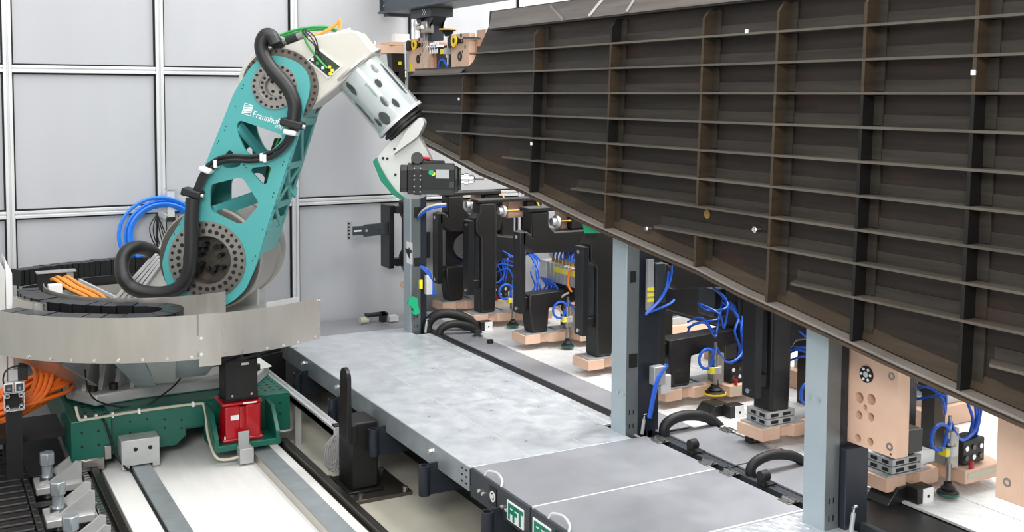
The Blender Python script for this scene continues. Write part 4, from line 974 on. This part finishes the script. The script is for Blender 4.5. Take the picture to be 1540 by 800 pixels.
def cup(parent,p,d,r=.045,col='yellow',stem=.1):
    p=V3(p);d=V3(d).normalized()
    c=link('suction_cup',MB().lathe(p,d,[(-.004,r*.35),(0,r),(.012,r*.95),(.02,r*.62),(.03,r*.7),(.045,r*.42),(.06,r*.4)],20),'rubber' if col!='xx' else 'green',parent)
    if col in('yellow','green'): link('cup_lip',MB().ring(p-d*.006,p+d*.006,r*.5,r*1.06,24),col,c)
    if stem: link('cup_stem',MB().cyl(p+d*.05,p+d*(.06+stem),.009,8).cyl(p+d*(.05+stem*.5),p+d*(.05+stem*.8),.02,10),'chrome',parent)
    return c
def upper_board(y0,y1,label,yellow):
    t=thing('tooling_board',(4.2,(y0+y1)/2,2.7),label,'board')
    link('board',MB().box(4.16,4.22,y0,y1,2.72,3.335),'wood',t,bevel=.004)
    yc=(y0+y1)/2
    link('back_board',MB().box(4.22,4.36,y0-.05,y0+.10,2.72,3.29),'wooddark',t,bevel=.004)
    if y0>9: link('side_plate',MB().box(4.165,4.2,y1,y1+.085,2.72,3.26),'alu',t)
    e=link('hub_ring',MB().ring((4.16,yc+.0,3.14),(4.156,yc,3.14),.016,.042,20),'black',t); link('hub_centre',MB().cyl((4.16,yc,3.14),(4.155,yc,3.14),.014,12),'steel',t)
    for dy,dz,r in((-.05,.04,.012),(.06,-.1,.014),(.0,-.1,.014),(.08,.16,.012),(-.02,.18,.018),(-.02,.12,.014),(-.1,.08,.02)):
        link('hole',MB().cyl((4.16,yc+dy,3.14+dz-.0),(4.158,yc+dy,3.14+dz),r,12),'brownedge' if r<.02 else 'steel',t)
    cup(t,(4.125,y1-.05,3.27),(1,0,0),.055,'dark',0); cup(t,(4.08,y0+.13,3.27),(1,0,0),.05,'yellow',.06)
    return t
b1=upper_board(9.15,9.575,'peach tooling board with suction cups, right beside the farthest column top',1)
b2=upper_board(8.30,8.65,'peach tooling board with suction cups, at the stepped edge of the ribbed panel',1)
link('yellow_label',MB().box(4.157,4.16,9.50,9.56,3.03,3.11),'yellowlabel',b1,smooth=False)
link('top_block',MB().box(4.24,4.40,8.15,8.32,3.28,3.36),'wood',b2,bevel=.004); link('cup_rod',MB().cyl((4.1,8.3,3.285),(4.34,8.22,3.285),.012,10),'chrome',b2)
sc_=thing('suction_stem',(4.2,8.73,2.8),'upright suction cup with a yellow rim between the two upper boards','suction cup')
cup(sc_,(4.17,8.74,3.385),(0,0,-1),.075,'yellow',.25)
link('yellow_block',MB().box(4.13,4.19,8.68,8.82,3.17,3.215),'yellowlabel',sc_); link('clamp_block',MB().box(4.12,4.20,8.66,8.72,3.165,3.22),'zincplain',sc_)
link('blue_hose',MB().tube([(4.17,8.74,3.05),(4.15,8.8,3.12),(4.15,8.88,3.08),(4.16,8.9,2.98)],.012,8,6),'blue',sc_); link('mount',MB().box(4.2,4.4,8.70,9.05,2.75,3.25),'black',sc_,bevel=.01)
for k in range(4): link('fitting',MB().cyl((4.12,8.92+.05*k,3.24),(4.2,8.92+.05*k,3.24),.02,10).cyl((4.15,8.92+.05*k,3.18),(4.15,8.92+.05*k,3.28),.012,8),'chrome',sc_)
cl=thing('clamp_lever',(4.1,9.05,3.0),'clear acrylic clamp plate with a metal head beside the far upper board','clamp')
link('clear_plate',MB().box(4.09,4.11,9.02,9.12,2.99,3.36),'clear',cl,bevel=.01); link('metal_head',MB().box(4.06,4.14,8.97,9.09,3.36,3.475),'steel',cl,bevel=.01); link('head_stud',MB().cyl((4.06,9.05,3.42),(4.06,9.16,3.42),.018,12),'chrome',cl)
link('white_tube',MB().tube([(4.06,9.16,3.42),(4.05,9.22,3.43),(4.06,9.24,3.48)],.006,6,5),'white',cl)
sbrd=thing('side_board',(4.1,9.85,3.2),'peach board cantilevered on a black stand, left of the farthest column','board')
sv_=[(3.80,9.70,3.20),(4.12,9.60,3.20),(4.12,9.85,3.20),(4.0,9.95,3.20),(3.78,9.9,3.20)]
link('board',MB().prism(sv_,(0,0,.075)),'wood',sbrd,bevel=.004); link('upper_block',MB().box(3.98,4.12,9.62,9.86,3.275,3.31),'wood',sbrd,bevel=.004)
link('stand',MB().prism([(4.0,9.64,3.2),(4.14,9.64,3.2),(4.16,9.64,2.4),(4.29,9.64,2.1),(4.29,9.64,1.825),(4.14,9.64,1.80),(4.12,9.64,2.1),(4.02,9.64,2.6),(3.99,9.64,2.72),(4.03,9.64,2.85)],(0,.11,0)),'cfrp',sbrd,bevel=.012)
link('yellow_label',MB().box(4.06,4.09,9.60,9.61,3.09,3.12),'yellowlabel',sbrd); link('fitting',MB().cyl((3.9,9.8,3.275),(3.9,9.8,3.32),.012,8),'chrome',sbrd); link('light_block',MB().box(4.05,4.2,9.66,9.75,3.31,3.39),'white',sbrd,bevel=.004)
# two big boards at the near end of the row
def near_board(y0,y1,z0,label,bores=True):
    t=thing('large_board',(4.2,(y0+y1)/2,z0),label,'board')
    yy=lambda f:y1-(y1-y0)*f
    hol=[[Vector((4.16,yy(f)+r*math.cos(math.pi*k/8),z0+z+r*math.sin(math.pi*k/8))) for k in range(16)] for f,z,r in((.38,.245,.028),(.58,.255,.028),(.38,.155,.022),(.58,.165,.022),(.48,.205,.013),(.37,.035,.021),(.58,.04,.021)) if bores]
    link('board',MB().prism([(4.16,y0,z0),(4.16,y1,z0),(4.16,y1,1.78),(4.16,y0,1.78)],(.085,0,0),hol),'wood',t,bevel=.004)
    link('backing_block',MB().box(4.247,4.27,y0+.02,y1-.02,z0+.005,1.7),'wooddark',t)
    X=4.158
    def H(u,v,r,m,dx=.0): 
        p=onX(u,v,4.16)-Vector((0,(4.022-y1)+.0,0)); return p
    yy=lambda f:y1-(y1-y0)*f
    e=link('locating_hub',MB().cyl((4.16,yy(.50),z0+.375),(4.152,yy(.50),z0+.375),.042,24),'black',t)
    link('hub_centre',MB().cyl((4.152,yy(.50),z0+.375),(4.149,yy(.50),z0+.375),.015,14),'alu',e)
    for k in range(6):
        a=math.pi/3*k; link('hub_bolt',MB().cyl((4.152,yy(.50)+.029*math.cos(a),z0+.375+.029*math.sin(a)),(4.149,yy(.50)+.029*math.cos(a),z0+.375+.029*math.sin(a)),.0075,8),'white',e)
    for f,z in((.90,.40),(.90,.05),(.15,.085)):
        link('bushing',MB().ring((4.16,yy(f),z0+z),(4.157,yy(f),z0+z),.011,.02,16),'steel',t)
    link('pin_hole',MB().cyl((4.16,yy(.92),z0+.015),(4.1585,yy(.92),z0+.015),.006,8),'brownedge',t)
    link('clamp_block',MB().box(4.275,4.42,y0+.06,y0+.26,z0-.02,z0+.10),'cfrp',t,bevel=.006)
    return t
nb1=near_board(3.642,4.03,1.036,'large peach board with a round hub and bores, right of the nearest column')
nb2=near_board(2.70,3.085,1.03,'large peach board cut off by the right edge of the photo',False)
# ================================================================ row of black tooling heads
TX=4.75
def wood_foot(t,y):
    link('foot_plate',MB().box(4.58,4.92,y-.08,y+.13,.732,.742).box(4.9,5.35,y-.02,y+.13,.732,.742),'zincplain',t)
    f=MB().prism([(4.57,y-.085,.655),(4.72,y-.085,.655),(4.735,y-.055,.655),(4.80,y-.055,.655),(4.82,y-.095,.655),(4.97,y-.095,.655),(4.99,y-.02,.655),(5.04,y-.02,.655),(5.06,y-.20,.655),(5.36,y-.20,.655),(5.40,y-.1,.655),(5.40,y+.14,.655),(4.56,y+.14,.655)],(0,0,.077))
    link('wooden_foot',f,'wood',t,bevel=.004)
def suction(t,y,col):
    c=Vector((4.93,y-.19,0))
    link('cylinder',MB().cyl(c+UP*.80,c+UP*.98,.026,14).cyl(c+UP*.98,c+UP*1.06,.011,8).cyl(c+UP*.70,c+UP*.80,.014,8),'steel',t)
    b=link('clamp',MB().cyl(c+UP*.845,c+UP*.895,.045,18).box(c.x-.06,c.x-.01,c.y-.03,c.y+.02,.845,.895),'zincplain',t,bevel=.003)
    link('yellow_label',MB().box(c.x-.062,c.x-.06,c.y-.028,c.y+.018,.85,.89).box(c.x-.06,c.x-.03,c.y-.032,c.y-.03,.85,.89),'yellowlabel',b,smooth=False)
    cup(t,(c.x,c.y,.70 if col=='yellow' else .628),(0,0,1),.075 if col=='yellow' else .056,col,.0)
    link('holder',MB().box(c.x+.03,c.x+.08,c.y+.0,c.y+.12,.76,.98),'steel',t,bevel=.003)
def hoses(t,y,k):
    r=random.Random(k)
    for i in range(0 if abs(y-8.11)<.01 else 3):
        a=r.uniform(-.1,.1); link('blue_hose',MB().tube([(4.84,y+.02,1.10+.04*i),(4.90,y-.06+a,1.16+.03*i),(5.0,y-.1,1.12+a),(5.08,y-.04,1.2),(5.2,y+.05,1.28+.03*i)],.008,6,5),'blue',t)
    c=Vector((4.85,y-.20,.955)); pts=[]
    for j in range(14):
        a=2*math.pi*j/14-.6; pts.append(c+Vector((.07*math.cos(a),.01*j/14,.07*math.sin(a))))
    link('blue_loop',MB().tube(pts+[(4.93,y-.19,1.03)],.0105,8,4),'blue',t)
    link('blue_hose',MB().tube([(4.93,y-.19,1.04),(5.02,y-.18,.92),(5.12,y-.16,.90),(5.22,y-.14,.95+.05*(k%2)),(5.26,y-.1,1.1),(5.2,y,1.3)],.009,8,5),'blue',t)
    for i in range(3):
        x=5.20+.03*i; link('blue_hose',MB().tube([(x,y-.10,.86),(x+.01,y-.12,.98),(x-.03+.03*i,y-.11,1.10),(x+.05,y-.05,1.2),(x-.06,y,1.3)],.009,8,5),'blue',t)
    for i in range(0 if abs(y-8.11)<.01 else 2):
        a=r.uniform(-.08,.08); link('blue_hose',MB().tube([(4.9,y-.02,1.32),(4.98,y-.1+a,1.26),(5.06,y-.12,1.20+a),(5.12,y-.08,1.32),(5.05,y,1.42)],.008,8,5),'blue',t)
def valve(t,y):
    v=link('valve_block',MB().box(5.10,5.28,y-.15,y-.03,.742,.88),'black',t,bevel=.006)
    for i in range(3):
        for j in range(2): link('valve_port',MB().cyl((5.125+.06*i,y-.15,.78+.055*j),(5.125+.06*i,y-.158,.78+.055*j),.015,10),'chrome' if (i+j)%2 else 'steeldark',v)
    link('red_button',MB().cyl((5.12,y-.19,.735),(5.12,y-.19,.775),.014,10),'red',v)
    link('grey_strip',MB().box(5.08,5.38,y-.203,y-.2,.68,.715),'cream',t)
def top_cup(t,y):
    w=link('top_block',MB().box(5.0,5.32,y+.04,y+.16,1.62,1.79),'wood',t,bevel=.004)
    link('cup_rod',MB().cyl((4.90,y-.02,1.70),(5.16,y-.02,1.70),.011,8),'brass',t)
    link('rod_disc',MB().cyl((4.90,y-.02,1.70),(4.925,y-.02,1.70),.055,20).cyl((4.86,y-.02,1.70),(4.90,y-.02,1.70),.035,16),'alu',t)
    cup(t,(5.27,y-.02,1.70),(-1,0,0),.075,'yellow',0)
def cover_bar(t,y):
    b=link('cover_bar',MB().box(4.526,4.583,y-.06,y+.06,.925,1.628),'blacksat',t,bevel=.004)
    for z in(1.585,.965): link('screw',MB().cyl((4.526,y,z),(4.518,y,z),.016,12),'chrome',b)
    link('bar_bracket',MB().box(4.57,4.68,y-.03,y+.05,1.50,1.60).box(4.57,4.68,y-.03,y+.05,.98,1.06),'cfrp',t,bevel=.006)
def full_head(y,label):
    t=thing('tooling_unit',(TX,y,.655),label,'tooling unit','black tooling heads in a row')
    cover_bar(t,y)
    poly=[(4.66,.742),(4.81,.742),(4.83,1.05),(4.83,1.62),(4.815,1.79),(4.64,1.79),(4.64,1.69),(4.60,1.64),(4.60,1.52),(4.66,1.46),(4.66,1.0)]
    link('upright',MB().prism([(a,y-.06,b) for a,b in poly],(0,.17,0)),'cfrp',t,bevel=.02,seg=3)
    link('slot_recess',MB().prism(roundpoly([(4.658,y-.02,1.03),(4.658,y+.06,1.03),(4.658,y+.06,1.46),(4.658,y-.02,1.46)],.03),(-.004,0,0)),'anthra',t)
    link('upper_arm',MB().prism([(a,y-.03,b) for a,b in((4.82,1.56),(4.86,1.47),(5.24,1.42),(5.48,1.42),(5.48,1.30),(5.1,1.24),(4.9,1.24),(4.82,1.16))],(0,.13,0)),'cfrp',t,bevel=.02)
    link('top_bar',MB().box(4.62,5.36,y-.07,y+.09,1.79,1.82),'cfrp',t,bevel=.006)
    link('rear_post',MB().box(5.16,5.34,y-.04,y+.09,1.42,1.79),'cfrp',t,bevel=.015)
    wood_foot(t,y); return t
def gap_head(y,label):
    t=thing('tooling_unit',(TX,y,.655),label,'tooling unit','black tooling heads in a row')
    cover_bar(t,y)
    poly=[(4.64,1.60),(4.60,1.64),(4.54,1.62),(4.54,1.52),(4.66,1.44),(5.24,1.42),(5.30,1.62),(4.86,1.62),(4.82,1.66),(4.82,1.80),(4.64,1.80)]
    link('upper_frame',MB().prism([(a,y-.06,b) for a,b in poly],(0,.16,0)),'cfrp',t,bevel=.018,seg=3)
    link('stem',MB().prism([(a,y-.06,b) for a,b in((4.655,.742),(4.81,.742),(4.825,.95),(5.25,1.0),(5.25,1.10),(4.62,1.08),(4.62,.98))],(0,.16,0)),'cfrp',t,bevel=.018,seg=3)
    link('top_bar',MB().box(4.60,5.24,y-.07,y+.09,1.80,1.835),'cfrp',t,bevel=.006)
    link('rear_post',MB().box(5.06,5.24,y-.04,y+.09,1.62,1.80),'cfrp',t,bevel=.015)
    link('rear_upright',MB().box(5.25,5.40,y-.06,y+.10,.78,1.62),'cfrp',t,bevel=.02)
    wood_foot(t,y); return t
YT=dict(B=9.78,C=9.09,D=8.11,E=7.11,F=6.125,G=5.13,H=4.143)
LB=dict(B='black tooling head with a round disc in its gap, nearest the farthest column',C='second black tooling head, slim slotted upright with a blue hose ring at its foot',
 D='third black tooling head, framing the pale valve terminal in its gap',E='fourth black tooling head, solid slotted upright left of the middle column',
 F='black tooling head right of the middle column, over a yellow-rimmed suction cup',G='black tooling head on stacked metal blocks, left of the nearest column',H='black tooling head behind the large peach board with round hub')
for k in 'BDF':
    t=gap_head(YT[k],LB[k]); suction(t,YT[k],'yellow' if k=='F' else 'green'); hoses(t,YT[k],ord(k)); valve(t,YT[k]); top_cup(t,YT[k])
for k in 'CEGH':
    t=full_head(YT[k],LB[k])
    if k!='E': hoses(t,YT[k],ord(k))
    suction(t,YT[k],'green'); valve(t,YT[k])
    if k in'CG': top_cup(t,YT[k])
    if k in'GH':
        y=YT[k]
        for z in(.744,.787): link('metal_block',MB().box(4.62,4.85,y-.075,y+.12,z,z+.04),'zincplain',t,bevel=.004)
        for i in(-.05,.03):
            for z in(.753,.796): link('block_slot',MB().box(4.618,4.622,y+i,y+i+.045,z,z+.02),'hole',t,smooth=False)
        for i in(4.65,4.75):
            for z in(.753,.796): link('block_slot',MB().box(i,i+.06,y-.077,y-.075,z,z+.02),'hole',t,smooth=False)
# shiny disc in the gap of the farthest head
dk=thing('bearing_disc',(4.9,9.9,1.05),'dark plate with a shiny round disc in the gap of the first tooling head','bearing')
link('plate',MB().box(4.72,5.0,9.92,9.95,1.06,1.44),'blacksat',dk); link('disc',MB().cyl((4.92,9.92,1.26),(4.92,9.90,1.26),.13,28),'steel',dk); link('disc_shadow',MB().box(4.90,4.98,9.895,9.90,1.14,1.42),'black',dk)
link('cream_cable',MB().tube([(4.83,9.7,1.48),(4.90,9.68,1.34),(4.98,9.68,1.20),(5.03,9.68,1.12)],.012,8,5),'cream',dk)
# valve terminal in the third gap
vt=thing('valve_terminal',(5.05,8.2,1.05),'pale grey valve terminal with yellow labels and black connectors','valve terminal')
link('end_block',MB().box(5.0,5.16,8.40,8.52,1.07,1.305),'cream' if False else 'alu',vt,bevel=.004)
for k in range(9):
    y=8.395-.062*k
    m=link('module',MB().box(5.0,5.16,y-.056,y,1.13,1.30),'zincplain',vt,bevel=.004)
    link('manifold',MB().box(5.02,5.16,y-.056,y,1.05,1.13),'black',m,bevel=.003)
    if 1<k: link('yellow_label',MB().box(4.998,5.0,y-.05,y-.006,1.225,1.275),'yellowlabel',m,smooth=False)
    link('fitting',MB().cyl((5.05,y-.028,1.30),(5.05,y-.028,1.335),.014,8),'brass',m); link('blue_hose',MB().tube([(5.05,y-.028,1.33),(5.06,y-.02,1.37),(5.10,y,1.42),(5.2,y+.05,1.43)],.009,6,4),'blue',m)
link('orange_cable',MB().tube([(4.98,7.93,1.30),(4.96,7.95,1.27),(4.95,7.95,1.16),(4.97,7.92,1.1)],.010,8,5),'orange',vt)
link('cream_cable',MB().tube([(4.99,8.0,1.08),(4.95,8.06,1.03),(4.94,8.08,.94),(4.97,8.02,.87),(5.02,7.94,.86)],.010,8,5),'cream',vt)
link('rear_mount',MB().box(5.16,5.22,7.86,8.5,1.0,1.3),'black',vt)
for k in range(5): link('blue_hose',MB().tube([(4.86,8.36-.06*k,1.0),(4.90,8.34-.05*k,1.07),(4.94,8.40-.05*k,1.02),(4.97,8.36-.05*k,1.09),(4.95,8.42-.04*k,1.16)],.009,6,5),'blue',vt)
# tool left of the farthest column
ta=thing('end_tool',(4.1,9.7,1.0),'black slotted end tool left of the farthest column','tooling head')
link('cover_bar',MB().box(4.0,4.055,9.70,9.92,1.12,1.735),'blacksat',ta,bevel=.004)
pa=[(4.12,1.78),(4.30,1.82),(4.30,.98),(4.20,.98),(4.16,1.10),(4.12,1.16),(4.12,1.24),(4.15,1.30),(4.15,1.60),(4.12,1.66)]
link('upright',MB().prism([(a,9.62,b) for a,b in pa],(0,.14,0)),'cfrp',ta,bevel=.014); link('link_bar',MB().box(4.05,4.14,9.64,9.74,1.66,1.73).box(4.05,4.14,9.64,9.74,1.15,1.22),'cfrp',ta)
link('column_mount',MB().box(4.16,4.29,9.38,9.62,1.25,1.5),'cfrp',ta); link('wooden_foot',MB().box(4.12,4.28,9.55,9.72,.93,.98),'wood',ta); link('small_cup',MB().cyl((4.22,9.55,.86),(4.22,9.55,.97),.018,10).cyl((4.22,9.55,.84),(4.22,9.55,.86),.035,14),'steel',ta)
ab=link('side_arm',MB().prism([(3.64,9.74,1.46),(3.76,9.74,1.46),(3.76,9.74,1.44),(4.05,9.74,1.455),(4.05,9.74,1.57),(3.76,9.74,1.555),(3.76,9.74,1.545),(3.64,9.74,1.545)],(0,.03,0)),'anthra',ta,bevel=.003)
link('serrated_end',MB().box(3.60,3.64,9.735,9.775,1.42,1.60),'zincplain',ab,bevel=.003)
for k in range(5): link('tooth',MB().box(3.592,3.612,9.73,9.74,1.435+.034*k,1.45+.034*k),'black',ab,smooth=False)
link('label',MB().box(3.655,3.73,9.737,9.74,1.495,1.51),'white',ab,smooth=False); link('screw',MB().cyl((3.90,9.74,1.51),(3.90,9.73,1.51),.014,10),'chrome',ab); link('screw',MB().cyl((3.78,9.74,1.50),(3.78,9.73,1.50),.014,10),'chrome',ab)
# black hose arches, wedge stops, bumpers on the deck
def arch(x0,x1,y,h,r,label,dy=0):
    pts=[(x0,y,.57),(x0+.0,y+.005,.60+h*.45),(x0+.06,y+dy*.2,.60+h*.9),(x0+(x1-x0)*.40,y+dy*.5,.60+h),(x0+(x1-x0)*.75,y+dy*.85,.60+h*.62),(x1,y+dy,.58)]
    o=link('hose_arch',MB().tube(pts,r,14,8),'rubber'); tag(o,label,'hose')
arch(4.24,4.70,5.60,.10,.035,'black hose arch on the cover plate behind the middle column')
arch(4.22,4.66,4.74,.095,.030,'black hose arch beside the nearest column')
arch(4.15,4.62,9.12,.17,.045,'upper thick black hose arch beside the farthest column',-.15)
arch(4.18,4.56,8.92,.10,.036,'lower black hose arch beside the farthest column',-.05)
def wedge(x,y,label):
    t=thing('wedge_stop',(x,y,.6),label,'stop block')
    link('wedge',MB().prism([(x-.16,y+.02,.585),(x+.16,y+.02,.585),(x+.16,y+.02,.60),(x+.04,y+.02,.675),(x-.08,y+.02,.675)],(0,.16,0)),'blacksat',t,bevel=.006)
    link('front_block',MB().box(x-.02,x+.10,y-.06,y+.02,.59,.685),'black',t,bevel=.004); pl=link('white_plate',MB().box(x+.02,x+.10,y-.064,y-.06,.60,.68),'white',t,smooth=False)
    link('plate_hole',MB().cyl((x+.06,y-.064,.635),(x+.06,y-.066,.635),.009,10),'hole',pl)
wedge(4.86,5.72,'black wedge stop with a white plate below the yellow suction cup')
wedge(4.72,4.02,'black wedge stop in a deck cut-out near the large peach board')
wedge(4.62,8.98,'black wedge stop behind the far black hose arches')
def bumper(x,y,label):
    t=thing('rubber_bumper',(x,y,.602),label,'bumper','black bumpers on the cover plates')
    link('base',MB().box(x-.05,x+.05,y-.03,y+.03,.602,.612),'black',t,bevel=.003); link('bracket',MB().box(x-.045,x-.03,y-.03,y+.03,.61,.67),'black',t)
    link('knob',MB().cyl((x-.05,y,.655),(x+.005,y,.655),.032,18),'rubber',t,bevel=.004)
for x,y,l in((4.19,5.22,'black bumper on the first cover plate, nearest the middle column'),(4.19,4.58,'black bumper on the second cover plate, in front of the near hose arch'),(4.64,5.20,'black bumper on the inner cover plate, far side')): bumper(x,y,l)
t=thing('deck_bolt',(4.53,8.72,.6),'large bolt with washer standing on the dark channel cover','bolt')
link('washer',MB().cyl((4.46,8.72,.602),(4.46,8.72,.612),.05,18),'steel',t); link('hex_head',MB().cyl((4.46,8.72,.612),(4.46,8.72,.66),.03,6),'blacksat',t)
o=link('floor_stop',MB().cyl((4.44,8.43,.602),(4.44,8.43,.632),.03,14),'black'); tag(o,'small round black stop on the dark channel cover','stop')
t=thing('edge_clip',(4.3,6.02,.6),'black frame clip on the dark channel, left of the middle column','clip')
link('frame',MB().box(4.20,4.32,6.0,6.02,.603,.70).box(4.20,4.32,6.08,6.1,.603,.70),'black',t,bevel=.004); link('crossbar',MB().box(4.22,4.30,6.0,6.1,.66,.69),'anthra',t); link('stud',MB().cyl((4.2,6.05,.62),(4.12,6.05,.62),.012,8),'steel',t)
# green tag on the far column
gt=[onY(u,v,9.13) for u,v in((613,450),(620,445),(626,448),(627,458),(630,470),(621,473),(618,468),(621,465),(616,459),(612,457))]
o=link('green_tag',MB().prism(gt,(0,-.03,0)),'greenplastic'); tag(o,'bright green plastic tag clipped low on the farthest column','tag')
kn=thing('knob_clamp',(4.1,9.75,.6),'small black clamp with pale knobs on the floor plate behind the farthest column','clamp')
link('arm',MB().box(3.78,4.0,9.72,9.80,.66,.69),'black',kn,bevel=.004); link('post',MB().box(3.93,3.98,9.72,9.80,.6,.69),'black',kn); link('knob',MB().cyl((3.72,9.76,.63),(3.80,9.76,.63),.035,12),'cream',kn); link('block',MB().box(3.99,4.08,9.66,9.76,.61,.66),'alu',kn)
# sensor and cables by the middle column
st=thing('column_sensor',(4.12,5.66,1.5),'sensor strip with yellow markers at the top of the middle column','sensor')
link('strip',MB().box(4.115,4.165,5.64,5.66,1.42,1.75),'zincplain',st)
for z in(1.475,1.51,1.545): link('yellow_marker',MB().box(4.113,4.167,5.637,5.64,z,z+.022),'yellowlabel',st,smooth=False)
link('sensor_body',MB().box(4.18,4.26,5.64,5.70,1.46,1.72),'anthra',st,bevel=.006)
for k,pts in enumerate(([(4.11,5.65,1.40),(4.18,5.62,1.47),(4.25,5.62,1.56),(4.28,5.64,1.66)],[(4.11,5.65,1.40),(4.2,5.62,1.43),(4.30,5.64,1.45),(4.36,5.68,1.46)],[(4.11,5.65,1.39),(4.2,5.61,1.49),(4.28,5.62,1.60),(4.31,5.64,1.70)])): link('blue_hose',MB().tube(pts,.008,8,5),'blue',st)
link('blue_hose',MB().tube([(4.13,5.62,.72),(4.14,5.6,.85),(4.18,5.6,.98),(4.26,5.62,1.05)],.016,8,5),'blue',st); link('hose_clamp',MB().box(4.15,4.24,5.6,5.66,.93,1.05),'zincplain',st,bevel=.004); link('cable_bracket',MB().box(4.22,4.30,5.62,5.66,.86,.98),'alu',st,bevel=.004)
# column cable on the farthest column
cc2=thing('column_cables',(4.08,9.13,1.0),'blue and cream cables looping out of the farthest column','cable')
for k in range(3): link('cable',MB().tube([(4.06,9.14,1.66+.01*k),(4.09,9.10,1.72+.012*k),(4.18,9.08,1.76+.012*k),(4.32,9.1,1.77+.01*k)],.011,8,5),('blue','blue','cream')[k],cc2)
for k in range(3): link('cable',MB().tube([(4.07,9.13,1.22),(4.13,9.08,1.19-.02*k),(4.17,9.08,1.08),(4.17+.015*k,9.09,.95)],.010,8,5),'blue',cc2)
link('connector',MB().box(4.11,4.17,9.07,9.12,.96,1.14),'alu',cc2,bevel=.004); link('yellow_tag',MB().box(4.045,4.075,9.08,9.1,1.02,1.1),'yellowlabel',cc2)
rbm=thing('gap_darkening_beam',(5.58,6.6,.6),'black beam segments on posts, added to darken the gaps behind the tooling heads','beam')  # added black segments that darken the gaps between the heads
link('beam',MB().box(5.50,5.66,5.35,7.5,1.0,1.50),'cfrp',rbm,bevel=.02); link('beam',MB().box(5.50,5.66,7.7,8.55,1.0,1.46),'cfrp',rbm,bevel=.02); link('beam',MB().box(5.50,5.66,4.25,4.9,1.12,1.5),'cfrp',rbm,bevel=.02)
link('lower_rail',MB().box(5.52,5.64,4.25,8.55,.98,1.12),'cfrp',rbm,bevel=.01)
for y in(4.6,5.7,6.6,7.4,8.3): link('beam_post',MB().box(5.53,5.63,y-.05,y+.05,.602,1.0),'cfrp',rbm)
for y in(5.6,6.5): link('joint_box',MB().box(5.30,5.50,y-.10,y+.10,1.12,1.34),'anthra',rbm,bevel=.01); link('bracket_plate',MB().box(5.28,5.5,y-.13,y+.02,1.34,1.36),'zincplain',rbm)
wp=thing('white_plate_stand',(5.35,8.62,.6),'white plate on a post between the second and third tooling heads','plate')
link('plate',MB().box(5.30,5.33,8.50,8.78,.95,1.24),'white',wp,bevel=.004); link('post',MB().box(5.31,5.35,8.62,8.66,.602,1.0),'black',wp); link('cream_pipe',MB().tube([(5.28,8.72,1.25),(5.24,8.72,1.33),(5.3,8.62,1.37),(5.42,8.56,1.36)],.022,8,5),'cream',wp)
# ================================================================ second row further back
def rear_unit(x,y,label,h=1.9):
    t=thing('rear_tool',(x,y,.602),label,'tooling unit','rear tooling units')
    link('post',MB().prism([(x-.09,y-.05,.80),(x+.09,y-.05,.80),(x+.10,y-.05,h),(x-.12,y-.05,h),(x-.12,y-.05,1.5),(x-.06,y-.05,1.4)],(0,.16,0)),'cfrp',t,bevel=.02)
    link('cross_arm',MB().prism([(x-.34,y-.03,1.42),(x+.5,y-.03,1.42),(x+.5,y-.03,1.30),(x+.1,y-.03,1.24),(x-.34,y-.03,1.28)],(0,.12,0)),'cfrp',t,bevel=.02)
    link('foot_board',MB().box(x-.28,x+.28,y-.16,y+.15,.602,.735),'wood',t,bevel=.004); link('foot_plate',MB().box(x-.2,x+.2,y-.12,y+.12,.735,.80),'zincplain',t,bevel=.004)
    link('side_board',MB().box(x+.12,x+.30,y-.12,y-.06,1.45,1.78),'wood',t,bevel=.004)
    for k in range(3): link('blue_hose',MB().tube([(x-.2+.05*k,y-.12,.82),(x-.16,y-.16,1.0),(x-.25+.1*k,y-.14,1.16),(x-.1,y-.1,1.3)],.0115,8,5),'blue',t)
    return t
rl=['rear black tooling unit behind the farthest heads','rear black tooling unit behind the second head','rear black tooling unit behind the valve terminal','rear black tooling unit right of the fourth head','rear black tooling unit behind the gap right of the middle column','rear black tooling unit left of the nearest column','rear black tooling unit between the two large peach boards']
for k,y in enumerate((9.6,8.85,7.9,6.95,6.0,5.0,4.05)): rear_unit(6.05,y,rl[k])
